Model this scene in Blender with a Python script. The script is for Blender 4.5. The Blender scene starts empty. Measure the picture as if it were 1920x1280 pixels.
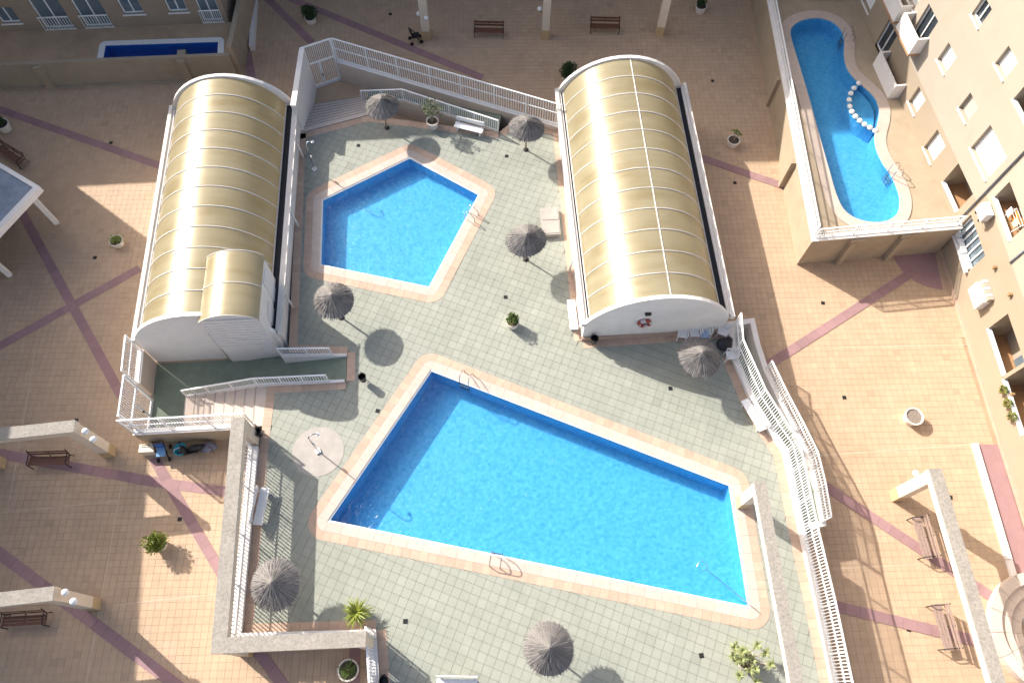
import bpy, bmesh, math, random
import numpy as np
from mathutils import Vector, Matrix
from mathutils.geometry import tessellate_polygon
random.seed(7)
R = math.radians
scn = bpy.context.scene
COL = scn.collection

# ------------------------------------------------------------------ camera, sky, sun, exposure
CAMH, FPX, NAD = 36.0, 1420.0, (945.0, 1303.0)     # height over the pool deck, focal length and nadir of a 1920 px wide picture
_d = Vector((NAD[0]-960, NAD[1]-640, FPX)).normalized()
_up = -_d
_fw = (Vector((0, 0, 1)) - _up*_up.z).normalized()
_rt = _fw.cross(_up)
ROT = Matrix((_rt, _fw, _up))                       # camera (x right, y down, z forward) -> world
cam = bpy.data.cameras.new('camera'); camo = bpy.data.objects.new('camera', cam); COL.objects.link(camo)
cam.sensor_fit = 'HORIZONTAL'; cam.sensor_width = 36; cam.lens = FPX/1920*36; cam.clip_start = .5; cam.clip_end = 800
cx = ROT @ Vector((1, 0, 0)); cy = ROT @ Vector((0, -1, 0)); cz = ROT @ Vector((0, 0, -1))
M = Matrix((cx, cy, cz)).transposed().to_4x4(); M.translation = (0, 0, CAMH); camo.matrix_world = M
scn.camera = camo

SUN_AZ, SUN_EL = R(-35), R(33)                      # shadows run towards SUN_AZ
sd = Vector((-math.cos(SUN_AZ)*math.cos(SUN_EL), -math.sin(SUN_AZ)*math.cos(SUN_EL), math.sin(SUN_EL)))
w = bpy.data.worlds.new('World'); scn.world = w; w.use_nodes = True
nt = w.node_tree; bg = nt.nodes['Background']; sky = nt.nodes.new('ShaderNodeTexSky'); sky.sky_type = 'NISHITA'
sky.sun_disc = False; sky.sun_elevation = SUN_EL; sky.sun_rotation = math.atan2(sd.x, sd.y)
sky.air_density = 1.0; sky.dust_density = 4.5; sky.ozone_density = 1.0
nt.links.new(sky.outputs[0], bg.inputs[0]); bg.inputs[1].default_value = .145
sl = bpy.data.lights.new('sun', 'SUN'); so = bpy.data.objects.new('sun', sl); COL.objects.link(so)
sl.energy = 5.0; sl.angle = R(.5); sl.color = (1, .945, .87)
so.rotation_euler = sd.to_track_quat('Z', 'Y').to_euler(); so.location = sd*60
scn.view_settings.view_transform = 'Standard'; scn.view_settings.look = 'None'
scn.view_settings.exposure = .78; scn.view_settings.gamma = 1.0; scn.view_settings.use_curve_mapping = False
scn.cycles.max_bounces = 8; scn.cycles.transparent_max_bounces = 12

PZ = -1.3                                           # plaza level (the pool deck is level 0)

def at(x, y, z=0.0):
    """Ground position of a measured picture point that lies at height z."""
    r = ROT @ Vector((x-960, y-640, FPX)); t = (z-CAMH)/r.z
    return Vector((t*r.x, t*r.y, z))
def at2(x, y, z=0.0): return at(x, y, z).to_2d()

# ------------------------------------------------------------------ materials
MATS = {}
def nodes_of(name):
    m = bpy.data.materials.new(name); m.use_nodes = True; MATS[name] = m
    return m, m.node_tree, m.node_tree.nodes['Principled BSDF']
def mat(name, col, rough=.75, var=.12, scale=3.0, col2=None, spec=.4, bump=0.0, bscale=30.0, tone=0.0, metal=0.0, stain=None, stain_scale=.6, coat=0, streak=None):
    """Principled material: base colour broken by world-space noise, optional per-tile tone, stains and bump."""
    m, t, p = nodes_of(name); L = t.links.new; N = t.nodes.new
    geo = N('ShaderNodeNewGeometry'); pos = geo.outputs['Position']
    if streak:
        mp = N('ShaderNodeVectorMath'); mp.operation = 'MULTIPLY'; mp.inputs[1].default_value = streak; L(pos, mp.inputs[0]); pos = mp.outputs[0]
    n = N('ShaderNodeTexNoise'); n.inputs['Scale'].default_value = scale; n.inputs['Detail'].default_value = 6; n.inputs['Roughness'].default_value = .65; L(pos, n.inputs['Vector'])
    c2 = col2 or tuple(min(1, c*(1-var)) for c in col)
    c1 = col if col2 else tuple(min(1, c*(1+var)) for c in col)
    rp = N('ShaderNodeMapRange'); rp.inputs[1].default_value = .3; rp.inputs[2].default_value = .7; L(n.outputs[0], rp.inputs[0])
    mx = N('ShaderNodeMix'); mx.data_type = 'RGBA'; mx.inputs[6].default_value = (*c1, 1); mx.inputs[7].default_value = (*c2, 1); L(rp.outputs[0], mx.inputs[0])
    out = mx.outputs[2]
    if stain:
        n2 = N('ShaderNodeTexNoise'); n2.inputs['Scale'].default_value = stain_scale; n2.inputs['Detail'].default_value = 8; n2.inputs['Roughness'].default_value = .7; L(pos, n2.inputs['Vector'])
        r2 = N('ShaderNodeMapRange'); r2.inputs[1].default_value = .5; r2.inputs[2].default_value = .78; r2.inputs[4].default_value = stain[3]; L(n2.outputs[0], r2.inputs[0])
        m2 = N('ShaderNodeMix'); m2.data_type = 'RGBA'; m2.inputs[7].default_value = (*stain[:3], 1); L(out, m2.inputs[6]); L(r2.outputs[0], m2.inputs[0]); out = m2.outputs[2]
    if tone:
        a = N('ShaderNodeAttribute'); a.attribute_name = 'tone'
        r3 = N('ShaderNodeMapRange'); r3.clamp = False; r3.inputs[3].default_value = 1-tone; r3.inputs[4].default_value = 1+tone; L(a.outputs['Fac'], r3.inputs[0])
        m3 = N('ShaderNodeMix'); m3.data_type = 'RGBA'; m3.blend_type = 'MULTIPLY'; m3.inputs[0].default_value = 1; L(out, m3.inputs[6]); L(r3.outputs[0], m3.inputs[7]); out = m3.outputs[2]
    L(out, p.inputs['Base Color'])
    p.inputs['Roughness'].default_value = rough; p.inputs['Specular IOR Level'].default_value = spec; p.inputs['Metallic'].default_value = metal
    p.inputs['Coat Weight'].default_value = coat
    if bump:
        nb = N('ShaderNodeTexNoise'); nb.inputs['Scale'].default_value = bscale; nb.inputs['Detail'].default_value = 4; L(geo.outputs['Position'], nb.inputs['Vector'])
        b = N('ShaderNodeBump'); b.inputs['Strength'].default_value = bump; b.inputs['Distance'].default_value = .02; L(nb.outputs[0], b.inputs['Height']); L(b.outputs[0], p.inputs['Normal'])
    return m
mat('plaza_joint', (.385, .27, .172), .9, .12, .7, stain=(.21, .14, .09, .9), stain_scale=.3)
mat('plaza_tile', (.465, .33, .22), .78, .06, 1.3, tone=.035, stain=(.34, .235, .15, .5), stain_scale=.25, bump=.08)
mat('purple_tile', (.31, .185, .185), .8, .08, 2, tone=.08)
mat('pale_joint', (.50, .38, .275), .8, .1, 4)
mat('deck_joint', (.268, .272, .222), .9, .12, .8, stain=(.12, .125, .10, .95), stain_scale=.45)
mat('deck_tile', (.288, .297, .25), .72, .07, 1.1, tone=.035, stain=(.225, .24, .195, .8), stain_scale=.33, bump=.08)
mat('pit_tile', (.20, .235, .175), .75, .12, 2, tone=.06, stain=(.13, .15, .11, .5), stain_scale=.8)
mat('peach_tile', (.47, .335, .25), .7, .08, 2.5, tone=.08, stain=(.40, .25, .17, .4))
mat('coping_stone', (.49, .405, .345), .65, .08, 3, tone=.05, stain=(.56, .44, .35, .4))
mat('pool_rim', (.66, .65, .63), .4, .04, 3)
mat('pink_wall', (.62, .50, .40), .85, .06, 1.5, stain=(.42, .32, .23, .35), stain_scale=1.0, bump=.1)
mat('tan_wall', (.38, .305, .215), .85, .08, 1.2, stain=(.30, .20, .12, .5), stain_scale=.7, bump=.12)
mat('white_wall', (.76, .72, .68), .8, .04, 1.5, stain=(.58, .53, .47, .35), stain_scale=.9, bump=.06)
mat('facade_white', (.385, .33, .262), .85, .03, .8, stain=(.33, .275, .21, .45), stain_scale=.5, bump=.08)
mat('facade_tan', (.335, .268, .193), .85, .04, .8, stain=(.29, .225, .155, .4), stain_scale=.5, bump=.08)
mat('facade_ochre', (.31, .245, .18), .85, .08, .8, stain=(.30, .2, .12, .4), stain_scale=.6)
mat('white_paint', (.80, .80, .79), .45, .04, 6)
mat('louvre_white', (.70, .67, .65), .6, .05, 3)
mat('concrete_top', (.29, .265, .23), .9, .28, 9, stain=(.18, .16, .14, .6), stain_scale=1.5, bump=.4, bscale=25)
mat('portico_cream', (.70, .60, .47), .8, .05, 2, stain=(.52, .41, .29, .4), stain_scale=1.2, bump=.08)
mat('portico_plinth', (.50, .36, .20), .8, .08, 2)
mat('step_stone', (.56, .47, .40), .75, .08, 3, tone=.04, stain=(.42, .34, .28, .35))
mat('straw', (.098, .089, .081), .95, .0, 30, col2=(.32, .298, .28), streak=(1, 1, 1), bump=.3, bscale=60)
mat('pole_wood', (.30, .22, .15), .7, .15, 12)
mat('bench_wood', (.15, .065, .04), .6, .25, 9, streak=(1, 1, 1))
mat('bench_wood_pale', (.29, .21, .175), .7, .2, 9)
mat('black_metal', (.022, .020, .020), .45, .2, 9)
mat('rust_metal', (.30, .19, .09), .6, .2, 8)
mat('steel', (.55, .55, .56), .22, .05, 9, metal=1)
mat('gutter_dark', (.012, .013, .018), .7, .2, 5)
mat('gutter_white', (.66, .62, .57), .6, .08, 3, stain=(.4, .35, .3, .4))
mat('pot_white', (.70, .65, .58), .7, .06, 6, stain=(.5, .44, .36, .4))
mat('soil', (.075, .055, .04), 1, .5, 14)
mat('dry_soil', (.22, .18, .15), 1, .5, 14)
mat('leaf_dark', (.030, .060, .020), .55, .5, 8, col2=(.055, .10, .028))
mat('leaf_green', (.07, .125, .022), .5, .5, 8, col2=(.15, .20, .04))
mat('leaf_yellow', (.12, .165, .02), .5, .4, 8, col2=(.24, .26, .045))
mat('leaf_pale', (.18, .22, .08), .5, .4, 8, col2=(.34, .36, .16))
mat('leaf_olive', (.10, .13, .065), .6, .4, 8, col2=(.19, .21, .12))
mat('pale_concrete', (.375, .34, .305), .8, .12, 1.8, stain=(.31, .31, .26, .8), stain_scale=1.2)
mat('step_nosing', (.34, .30, .27), .8, .1, 4)
mat('drain_black', (.012, .012, .012), .7, .2, 9)
mat('bin_black', (.010, .010, .011), .4, .2, 9)
mat('globe', (.80, .80, .78), .15, .02, 9)
mat('plastic_white', (.74, .73, .72), .4, .06, 6)
mat('plastic_rose', (.55, .46, .44), .5, .1, 6)
mat('cushion_blue', (.30, .38, .55), .8, .1, 6)
mat('red_ring', (.35, .055, .035), .5, .1, 8)
mat('blue_cloth', (.05, .13, .38), .8, .2, 9)
mat('blue_pale', (.16, .33, .55), .7, .15, 9)
mat('teal', (.02, .30, .38), .5, .1, 9)
mat('dark_bag', (.018, .018, .022), .5, .4, 9)
mat('mottled_cloth', (.28, .28, .34), .9, .3, 12, col2=(.05, .05, .08))
mat('orange', (.75, .27, .04), .7, .1, 9)
mat('yellow_cloth', (.65, .6, .35), .8, .1, 9)
mat('terracotta_floor', (.42, .24, .12), .8, .1, 4)
mat('roof_grey', (.22, .26, .32), .85, .2, 1.2, stain=(.13, .15, .18, .6), stain_scale=1.1)
mat('dark_room', (.04, .035, .03), .9, .2, 3)
mat('shutter_white', (.80, .79, .76), .6, .03, 5)
mat('shutter_grey', (.44, .40, .35), .7, .06, 5)
mat('pool_tile_dark', (.02, .11, .42), .3, .15, 9)
def glass(name, col):
    m, t, p = nodes_of(name); p.inputs['Base Color'].default_value = (*col, 1); p.inputs['Roughness'].default_value = .06; p.inputs['Specular IOR Level'].default_value = .7
glass('window_glass', (.03, .04, .05)); glass('window_glass_pale', (.13, .17, .20))
def poly_roof():
    m, t, p = nodes_of('polycarbonate'); L = t.links.new; N = t.nodes.new
    tc = N('ShaderNodeTexCoord'); ob = tc.outputs['Object']
    def nz(vec, scale, detail=5):
        v = N('ShaderNodeVectorMath'); v.operation = 'MULTIPLY'; v.inputs[1].default_value = vec; L(ob, v.inputs[0])
        n = N('ShaderNodeTexNoise'); n.inputs['Scale'].default_value = scale; n.inputs['Detail'].default_value = detail; n.inputs['Roughness'].default_value = .6; L(v.outputs[0], n.inputs['Vector']); return n.outputs[0]
    mx = N('ShaderNodeMix'); mx.data_type = 'RGBA'; mx.inputs[6].default_value = (.40, .355, .235, 1); mx.inputs[7].default_value = (.325, .28, .17, 1)
    r = N('ShaderNodeMapRange'); r.inputs[1].default_value = .35; r.inputs[2].default_value = .68; L(nz((.35, 2.5, .35), 1.0), r.inputs[0]); L(r.outputs[0], mx.inputs[0])
    m2 = N('ShaderNodeMix'); m2.data_type = 'RGBA'; m2.inputs[7].default_value = (.23, .165, .065, 1); L(mx.outputs[2], m2.inputs[6])
    r2 = N('ShaderNodeMapRange'); r2.inputs[1].default_value = .5; r2.inputs[2].default_value = .75; r2.inputs[4].default_value = .75; L(nz((.5, 1.6, .5), .7, 8), r2.inputs[0]); L(r2.outputs[0], m2.inputs[0])
    L(m2.outputs[2], p.inputs['Base Color'])
    rr = N('ShaderNodeMapRange'); rr.inputs[3].default_value = .25; rr.inputs[4].default_value = .36; L(nz((.3, 6, .3), 1.5), rr.inputs[0]); L(rr.outputs[0], p.inputs['Roughness'])
    p.inputs['Specular IOR Level'].default_value = .6; p.inputs['Metallic'].default_value = .1
    b = N('ShaderNodeBump'); b.inputs['Strength'].default_value = .15; b.inputs['Distance'].default_value = .02; L(nz((.15, 9, .15), 3.0, 2), b.inputs['Height']); L(b.outputs[0], p.inputs['Normal'])
    tl = N('ShaderNodeBsdfTranslucent'); tl.inputs[0].default_value = (.76, .66, .44, 1); ms = N('ShaderNodeMixShader'); ms.inputs[0].default_value = .34
    L(p.outputs[0], ms.inputs[1]); L(tl.outputs[0], ms.inputs[2]); L(ms.outputs[0], t.nodes['Material Output'].inputs[0])
poly_roof()
def water_mat(name, tint, ripple, dist):
    m, t, p = nodes_of(name); L = t.links.new; N = t.nodes.new; t.nodes.remove(p)
    out = t.nodes['Material Output']; geo = N('ShaderNodeNewGeometry')
    n1 = N('ShaderNodeTexNoise'); n1.inputs['Scale'].default_value = ripple; n1.inputs['Detail'].default_value = 3; n1.inputs['Distortion'].default_value = 1.2; L(geo.outputs['Position'], n1.inputs['Vector'])
    b = N('ShaderNodeBump'); b.inputs['Strength'].default_value = .5; b.inputs['Distance'].default_value = dist; L(n1.outputs[0], b.inputs['Height'])
    tr = N('ShaderNodeBsdfTransparent'); tr.inputs[0].default_value = (*tint, 1)
    rf = N('ShaderNodeBsdfRefraction'); rf.inputs[0].default_value = (*tint, 1); rf.inputs['IOR'].default_value = 1.33; rf.inputs['Roughness'].default_value = .0; L(b.outputs[0], rf.inputs['Normal'])
    gl = N('ShaderNodeBsdfGlossy'); gl.inputs['Roughness'].default_value = .04; L(b.outputs[0], gl.inputs['Normal'])
    dt = N('ShaderNodeVectorMath'); dt.operation = 'DOT_PRODUCT'; L(b.outputs[0], dt.inputs[0]); L(geo.outputs['Incoming'], dt.inputs[1])
    ab_ = N('ShaderNodeMath'); ab_.operation = 'ABSOLUTE'; L(dt.outputs['Value'], ab_.inputs[0])
    om = N('ShaderNodeMath'); om.operation = 'SUBTRACT'; om.inputs[0].default_value = 1; om.use_clamp = True; L(ab_.outputs[0], om.inputs[1])
    pw = N('ShaderNodeMath'); pw.operation = 'POWER'; pw.inputs[1].default_value = 5; L(om.outputs[0], pw.inputs[0])
    fr = N('ShaderNodeMath'); fr.operation = 'MULTIPLY_ADD'; fr.inputs[1].default_value = .97; fr.inputs[2].default_value = .02; L(pw.outputs[0], fr.inputs[0])
    m1 = N('ShaderNodeMixShader'); m1.inputs[0].default_value = .2; L(tr.outputs[0], m1.inputs[1]); L(rf.outputs[0], m1.inputs[2])
    m2 = N('ShaderNodeMixShader'); L(fr.outputs[0], m2.inputs[0]); L(m1.outputs[0], m2.inputs[1]); L(gl.outputs[0], m2.inputs[2])
    L(m2.outputs[0], out.inputs[0])
water_mat('water', (.78, .94, .985), 3.4, .16)
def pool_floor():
    m, t, p = nodes_of('pool_painted_ripple'); L = t.links.new; N = t.nodes.new  # blue tile speckle whose patches paint the water's ripple light into the colour
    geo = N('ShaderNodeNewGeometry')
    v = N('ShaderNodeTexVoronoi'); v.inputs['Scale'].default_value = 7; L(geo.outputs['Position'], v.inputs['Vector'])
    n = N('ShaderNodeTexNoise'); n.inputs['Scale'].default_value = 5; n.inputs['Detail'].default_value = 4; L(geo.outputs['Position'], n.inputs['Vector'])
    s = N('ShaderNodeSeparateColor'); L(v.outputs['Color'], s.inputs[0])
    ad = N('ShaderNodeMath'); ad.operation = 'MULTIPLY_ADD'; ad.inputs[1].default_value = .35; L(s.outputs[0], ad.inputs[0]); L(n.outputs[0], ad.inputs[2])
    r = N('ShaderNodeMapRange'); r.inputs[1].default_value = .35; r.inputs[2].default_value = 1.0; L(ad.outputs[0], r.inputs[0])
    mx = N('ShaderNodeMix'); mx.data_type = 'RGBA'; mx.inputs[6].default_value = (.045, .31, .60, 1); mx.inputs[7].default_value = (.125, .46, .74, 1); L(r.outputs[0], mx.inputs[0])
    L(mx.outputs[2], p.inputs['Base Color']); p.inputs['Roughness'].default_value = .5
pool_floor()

# ------------------------------------------------------------------ mesh helpers
ORI = {}
def tag(o, label=None, cat=None, group=None, kind=None):
    if label: o['label'] = label
    if cat: o['category'] = cat
    if group: o['group'] = group
    if kind: o['kind'] = kind
    return o
def root(name, loc, label, cat, group=None, rz=0.0):
    o = bpy.data.objects.new(name, None); COL.objects.link(o); o.empty_display_size = .2
    o.location = loc; o.rotation_euler = (0, 0, rz)
    ORI[o] = (Matrix.Translation(Vector(loc)) @ Matrix.Rotation(rz, 4, 'Z')).inverted()
    return tag(o, label, cat, group)
class MB:
    def __init__(s): s.v = []; s.f = []
    def add(s, vs, fs):
        b = len(s.v); s.v += [tuple(v) for v in vs]; s.f += [tuple(i+b for i in f) for f in fs]; return s
    def box(s, c, d, rz=0.0):
        c = Vector(c); ca, sa = math.cos(rz), math.sin(rz); vs = []
        for z in (-.5, .5):
            for x, y in ((-.5, -.5), (.5, -.5), (.5, .5), (-.5, .5)):
                X, Y = x*d[0], y*d[1]; vs.append((c.x+X*ca-Y*sa, c.y+X*sa+Y*ca, c.z+z*d[2]))
        return s.add(vs, [(3, 2, 1, 0), (4, 5, 6, 7), (0, 1, 5, 4), (1, 2, 6, 5), (2, 3, 7, 6), (3, 0, 4, 7)])
    def bar(s, a, b, w, h):
        """A rectangular bar from a to b (axis through the section's middle)."""
        a = Vector(a); b = Vector(b); d = (b-a).normalized(); up = Vector((0, 0, 1)) if abs(d.z) < .95 else Vector((1, 0, 0))
        x = d.cross(up).normalized()*w/2; y = x.cross(d).normalized()*h/2
        vs = [p+q for p in (a, b) for q in (-x-y, x-y, x+y, -x+y)]
        return s.add(vs, [(0, 1, 2, 3), (7, 6, 5, 4), (0, 4, 5, 1), (1, 5, 6, 2), (2, 6, 7, 3), (3, 7, 4, 0)])
    def tube(s, pts, r, n=6):
        pts = [Vector(p) for p in pts]; b = len(s.v); up = None
        for i, p in enumerate(pts):
            d = (pts[min(i+1, len(pts)-1)]-pts[max(i-1, 0)]).normalized()
            if up is None: up = Vector((0, 0, 1)) if abs(d.z) < .9 else Vector((1, 0, 0))
            x = d.cross(up).normalized(); y = x.cross(d); up = y
            rr = r[i] if isinstance(r, (list, tuple)) else r
            for k in range(n):
                a = 2*math.pi*k/n; s.v.append(tuple(p+(x*math.cos(a)+y*math.sin(a))*rr))
        for i in range(len(pts)-1):
            for k in range(n):
                k2 = (k+1) % n; s.f.append((b+i*n+k, b+(i+1)*n+k, b+(i+1)*n+k2, b+i*n+k2))
        s.f.append(tuple(b+k for k in range(n))); s.f.append(tuple(b+(len(pts)-1)*n+k for k in reversed(range(n)))); return s
    def lathe(s, prof, n=20, c=(0, 0, 0)):
        b = len(s.v)
        for r, z in prof:
            for k in range(n):
                a = 2*math.pi*k/n; s.v.append((c[0]+r*math.cos(a), c[1]+r*math.sin(a), c[2]+z))
        for i in range(len(prof)-1):
            for k in range(n):
                k2 = (k+1) % n; s.f.append((b+i*n+k, b+i*n+k2, b+(i+1)*n+k2, b+(i+1)*n+k))
        return s
    def disc(s, c, r, n=20):
        b = len(s.v)
        for k in range(n):
            a = 2*math.pi*k/n; s.v.append((c[0]+r*math.cos(a), c[1]+r*math.sin(a), c[2]))
        s.f.append(tuple(range(b, b+n))); return s
    def ball(s, c, r, n=12, m=8, sq=(1, 1, 1)):
        b = len(s.v)
        for i in range(m+1):
            t = math.pi*i/m
            for k in range(n):
                a = 2*math.pi*k/n; s.v.append((c[0]+sq[0]*r*math.sin(t)*math.cos(a), c[1]+sq[1]*r*math.sin(t)*math.sin(a), c[2]+sq[2]*r*math.cos(t)))
        for i in range(m):
            for k in range(n):
                k2 = (k+1) % n; s.f.append((b+i*n+k, b+(i+1)*n+k, b+(i+1)*n+k2, b+i*n+k2))
        return s
    def prism(s, poly, z0, z1, bottom=False, zt=None):
        """Vertical prism over a polygon (concave allowed); zt gives a top height for each point."""
        n = len(poly); b = len(s.v)
        for p in poly: s.v.append((p[0], p[1], z0))
        for i, p in enumerate(poly): s.v.append((p[0], p[1], zt[i] if zt else z1))
        ar = sum(poly[i][0]*poly[(i+1) % n][1]-poly[(i+1) % n][0]*poly[i][1] for i in range(n))
        for i in range(n):
            j = (i+1) % n
            s.f.append((b+i, b+j, b+n+j, b+n+i) if ar > 0 else (b+j, b+i, b+n+i, b+n+j))
        if n <= 4: s.f.append(tuple(b+n+i for i in (range(n) if ar > 0 else reversed(range(n)))))
        else:
            for tri in tessellate_polygon([[Vector((p[0], p[1], 0)) for p in poly]]): s.f.append(tuple(b+n+i for i in tri))
        if bottom: s.f.append(tuple(b+i for i in reversed(range(n))))
        return s
    def build(s, name, m, parent=None, smooth=False, label=None, fix=False):
        if parent is not None and parent in ORI:
            T = ORI[parent]; vs = [tuple(T @ Vector(v)) for v in s.v]
        else: vs = s.v
        me = bpy.data.meshes.new(name); me.from_pydata(vs, [], s.f); me.materials.append(MATS[m])
        if fix:
            bm = bmesh.new(); bm.from_mesh(me); bmesh.ops.remove_doubles(bm, verts=bm.verts, dist=1e-5); bmesh.ops.recalc_face_normals(bm, faces=bm.faces); bm.to_mesh(me); bm.free()
        if smooth: me.polygons.foreach_set('use_smooth', [True]*len(me.polygons))
        me.update()
        o = bpy.data.objects.new(name, me); COL.objects.link(o)
        if parent is not None:
            o.parent = parent
            if parent in ORI: ORI[o] = ORI[parent]
        if label: o['label'] = label
        return o
def inst(src, name, parent, loc, rz=0.0, scale=None):
    """Another object that shares src's mesh; loc is local to the parent."""
    o = bpy.data.objects.new(name, src if isinstance(src, bpy.types.Mesh) else src.data); COL.objects.link(o); o.parent = parent
    o.location = loc; o.rotation_euler = (0, 0, rz)
    if scale: o.scale = scale
    return o
def copy_tree(o, parent=None):
    c = o.copy(); COL.objects.link(c); c.parent = parent
    for ch in list(o.children): copy_tree(ch, c)
    return c
def place(proto, used, loc, rz, label, group=None, scale=None):
    o = proto if not used else copy_tree(proto)
    used.append(1); o.location = loc; o.rotation_euler = (0, 0, rz); o['label'] = label
    if group: o['group'] = group
    if scale: o.scale = scale
    return o
def struct(o): return tag(o, kind='structure')
def mesh_of(mb, name, m):
    me = bpy.data.meshes.new(name); me.from_pydata(mb.v, [], mb.f); me.materials.append(MATS[m]); me.update(); return me
def set_tone(me, val):
    a = me.attributes.new('tone', 'FLOAT', 'FACE'); a.data.foreach_set('value', np.full(len(me.polygons), val, dtype=np.float32))
def area2(p): return sum(p[i][0]*p[(i+1) % len(p)][1]-p[(i+1) % len(p)][0]*p[i][1] for i in range(len(p)))
def inside(poly, pts):
    x, y = pts[:, 0], pts[:, 1]; r = np.zeros(len(pts), bool); n = len(poly)
    for i in range(n):
        x1, y1 = poly[i][0], poly[i][1]; x2, y2 = poly[(i+1) % n][0], poly[(i+1) % n][1]
        c = ((y1 > y) != (y2 > y)) & (x < (x2-x1)*(y-y1)/((y2-y1) if y2 != y1 else 1e-9)+x1); r ^= c
    return r
def edist(poly, pts):
    d = np.full(len(pts), 1e9); n = len(poly)
    for i in range(n):
        a = np.array(poly[i][:2], float); b = np.array(poly[(i+1) % n][:2], float); ab = b-a
        t = np.clip(((pts-a) @ ab)/max(ab @ ab, 1e-9), 0, 1); d = np.minimum(d, np.linalg.norm(pts-(a+t[:, None]*ab), axis=1))
    return d
def tiles(parent, region, holes, size, th, gap, z, thick, m, margin, hmargin, rnd, near=300, stuff='tile_field', stagger=False):
    """Square paving slabs laid in a grid at angle th: the nearest as objects of their own, the rest as one mesh."""
    P = np.array([p[:2] for p in region]); ca, sa = math.cos(th), math.sin(th)
    uv = np.stack([P[:, 0]*ca+P[:, 1]*sa, -P[:, 0]*sa+P[:, 1]*ca], 1); lo = np.floor(uv.min(0)/size)-1; hi = np.ceil(uv.max(0)/size)+1
    gu, gv = np.meshgrid(np.arange(lo[0], hi[0]), np.arange(lo[1], hi[1])); gu = gu.ravel()+.5; gv = gv.ravel()+.5
    if stagger: gu = gu+.5*(np.floor(gv) % 2)
    c = np.stack([(gu*ca-gv*sa)*size, (gu*sa+gv*ca)*size], 1)
    k = inside(region, c)
    c = c[k]; c = c[edist(region, c) > margin]
    for h, hm in zip(holes, hmargin): c = c[~inside(h, c) & (edist(h, c) > hm)]
    rs = np.random.RandomState(rnd); h = (size-gap)/2
    off = np.array([(-h, -h), (h, -h), (h, h), (-h, h)]); rot = np.array([[ca, -sa], [sa, ca]]); off = off @ rot.T
    # nearest to the camera's ground point that is in view
    fr = [at2(0, 0, z), at2(1920, 0, z), at2(1920, 1280, z), at2(0, 1280, z)]
    vis = inside(fr, c) & (edist(fr, c) > .4); dd = np.where(vis, np.linalg.norm(c, axis=1), 1e6); order = np.argsort(dd); nr = order[:near]; rest = order[near:]
    lib = []
    for q in range(8):
        mb = MB(); mb.prism([tuple(o) for o in off], -thick, 0); me = mesh_of(mb, 'tile', m); set_tone(me, (q+.5)/8); lib.append(me)
    for i in nr:
        o = bpy.data.objects.new('tile', lib[rs.randint(8)]); COL.objects.link(o); o.parent = parent; o.location = (c[i, 0], c[i, 1], z+rs.uniform(-.0015, .0015))
    cc = c[rest]; n = len(cc); zt = z+rs.uniform(-.0015, .0015, n)
    V = np.zeros((n, 8, 3), np.float32); V[:, :4, :2] = cc[:, None]+off; V[:, 4:, :2] = V[:, :4, :2]; V[:, :4, 2] = z-thick; V[:, 4:, 2] = zt[:, None]
    F = np.array([(4, 5, 6, 7), (0, 1, 5, 4), (1, 2, 6, 5), (2, 3, 7, 6), (3, 0, 4, 7)]); F = (F[None]+8*np.arange(n)[:, None, None]).reshape(-1, 4)
    me = bpy.data.meshes.new(stuff); me.vertices.add(n*8); me.vertices.foreach_set('co', V.ravel())
    me.loops.add(len(F)*4); me.loops.foreach_set('vertex_index', F.ravel().astype(np.int32))
    me.polygons.add(len(F)); me.polygons.foreach_set('loop_start', np.arange(0, len(F)*4, 4, dtype=np.int32)); me.polygons.foreach_set('loop_total', np.full(len(F), 4, np.int32))
    me.polygons.foreach_set('use_smooth', np.zeros(len(F), bool)); me.update(calc_edges=True); a = me.attributes.new('tone', 'FLOAT', 'FACE'); a.data.foreach_set('value', np.repeat(np.where(rs.rand(n) < .03, rs.choice([-1.2, -.6, 1.6], n), rs.rand(n)), 5).astype(np.float32))
    me.materials.append(MATS[m]); o = bpy.data.objects.new(stuff, me); COL.objects.link(o); o.parent = parent; tag(o, kind='stuff')
def strip(parent, pts, w, z, m, name, piece=None, thick=.03):
    """A band of paving along a line, laid as separate slabs."""
    for a, b in zip(pts, pts[1:]):
        a = Vector(a[:2]); b = Vector(b[:2]); L = (b-a).length; d = (b-a)/L; nrm = Vector((-d.y, d.x))*w/2
        n = max(1, round(L/piece)) if piece else 1
        for i in range(n):
            p = a+d*(L*i/n+(.004 if piece else 0)); q = a+d*(L*(i+1)/n-(.004 if piece else 0)); mb = MB()
            mb.prism([p-nrm, q-nrm, q+nrm, p+nrm], z-thick, z); o = mb.build(name, m, parent); set_tone(o.data, random.random())

# ------------------------------------------------------------------ line helpers
def V2(*p): return [Vector(q) for q in p]
def off_line(pts, d):
    """Polyline moved sideways by d (left of its direction is positive)."""
    pts = [Vector(p[:2]) for p in pts]; out = []
    for i, p in enumerate(pts):
        ns = []
        if i > 0: e = (p-pts[i-1]).normalized(); ns.append(Vector((-e.y, e.x)))
        if i < len(pts)-1: e = (pts[i+1]-p).normalized(); ns.append(Vector((-e.y, e.x)))
        n = sum(ns, Vector((0, 0))).normalized(); out.append(p+n*d/max(.5, n.dot(ns[0])))
    return out
def inset(poly, d):
    n = len(poly); out = []
    for i in range(n):
        a, b, c = poly[i-1], poly[i], poly[(i+1) % n]
        e1 = (b-a).normalized(); e2 = (c-b).normalized(); n1 = Vector((-e1.y, e1.x)); n2 = Vector((-e2.y, e2.x)); m = (n1+n2).normalized()
        out.append(b+m*d/max(.3, m.dot(n1)))
    return out

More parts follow.
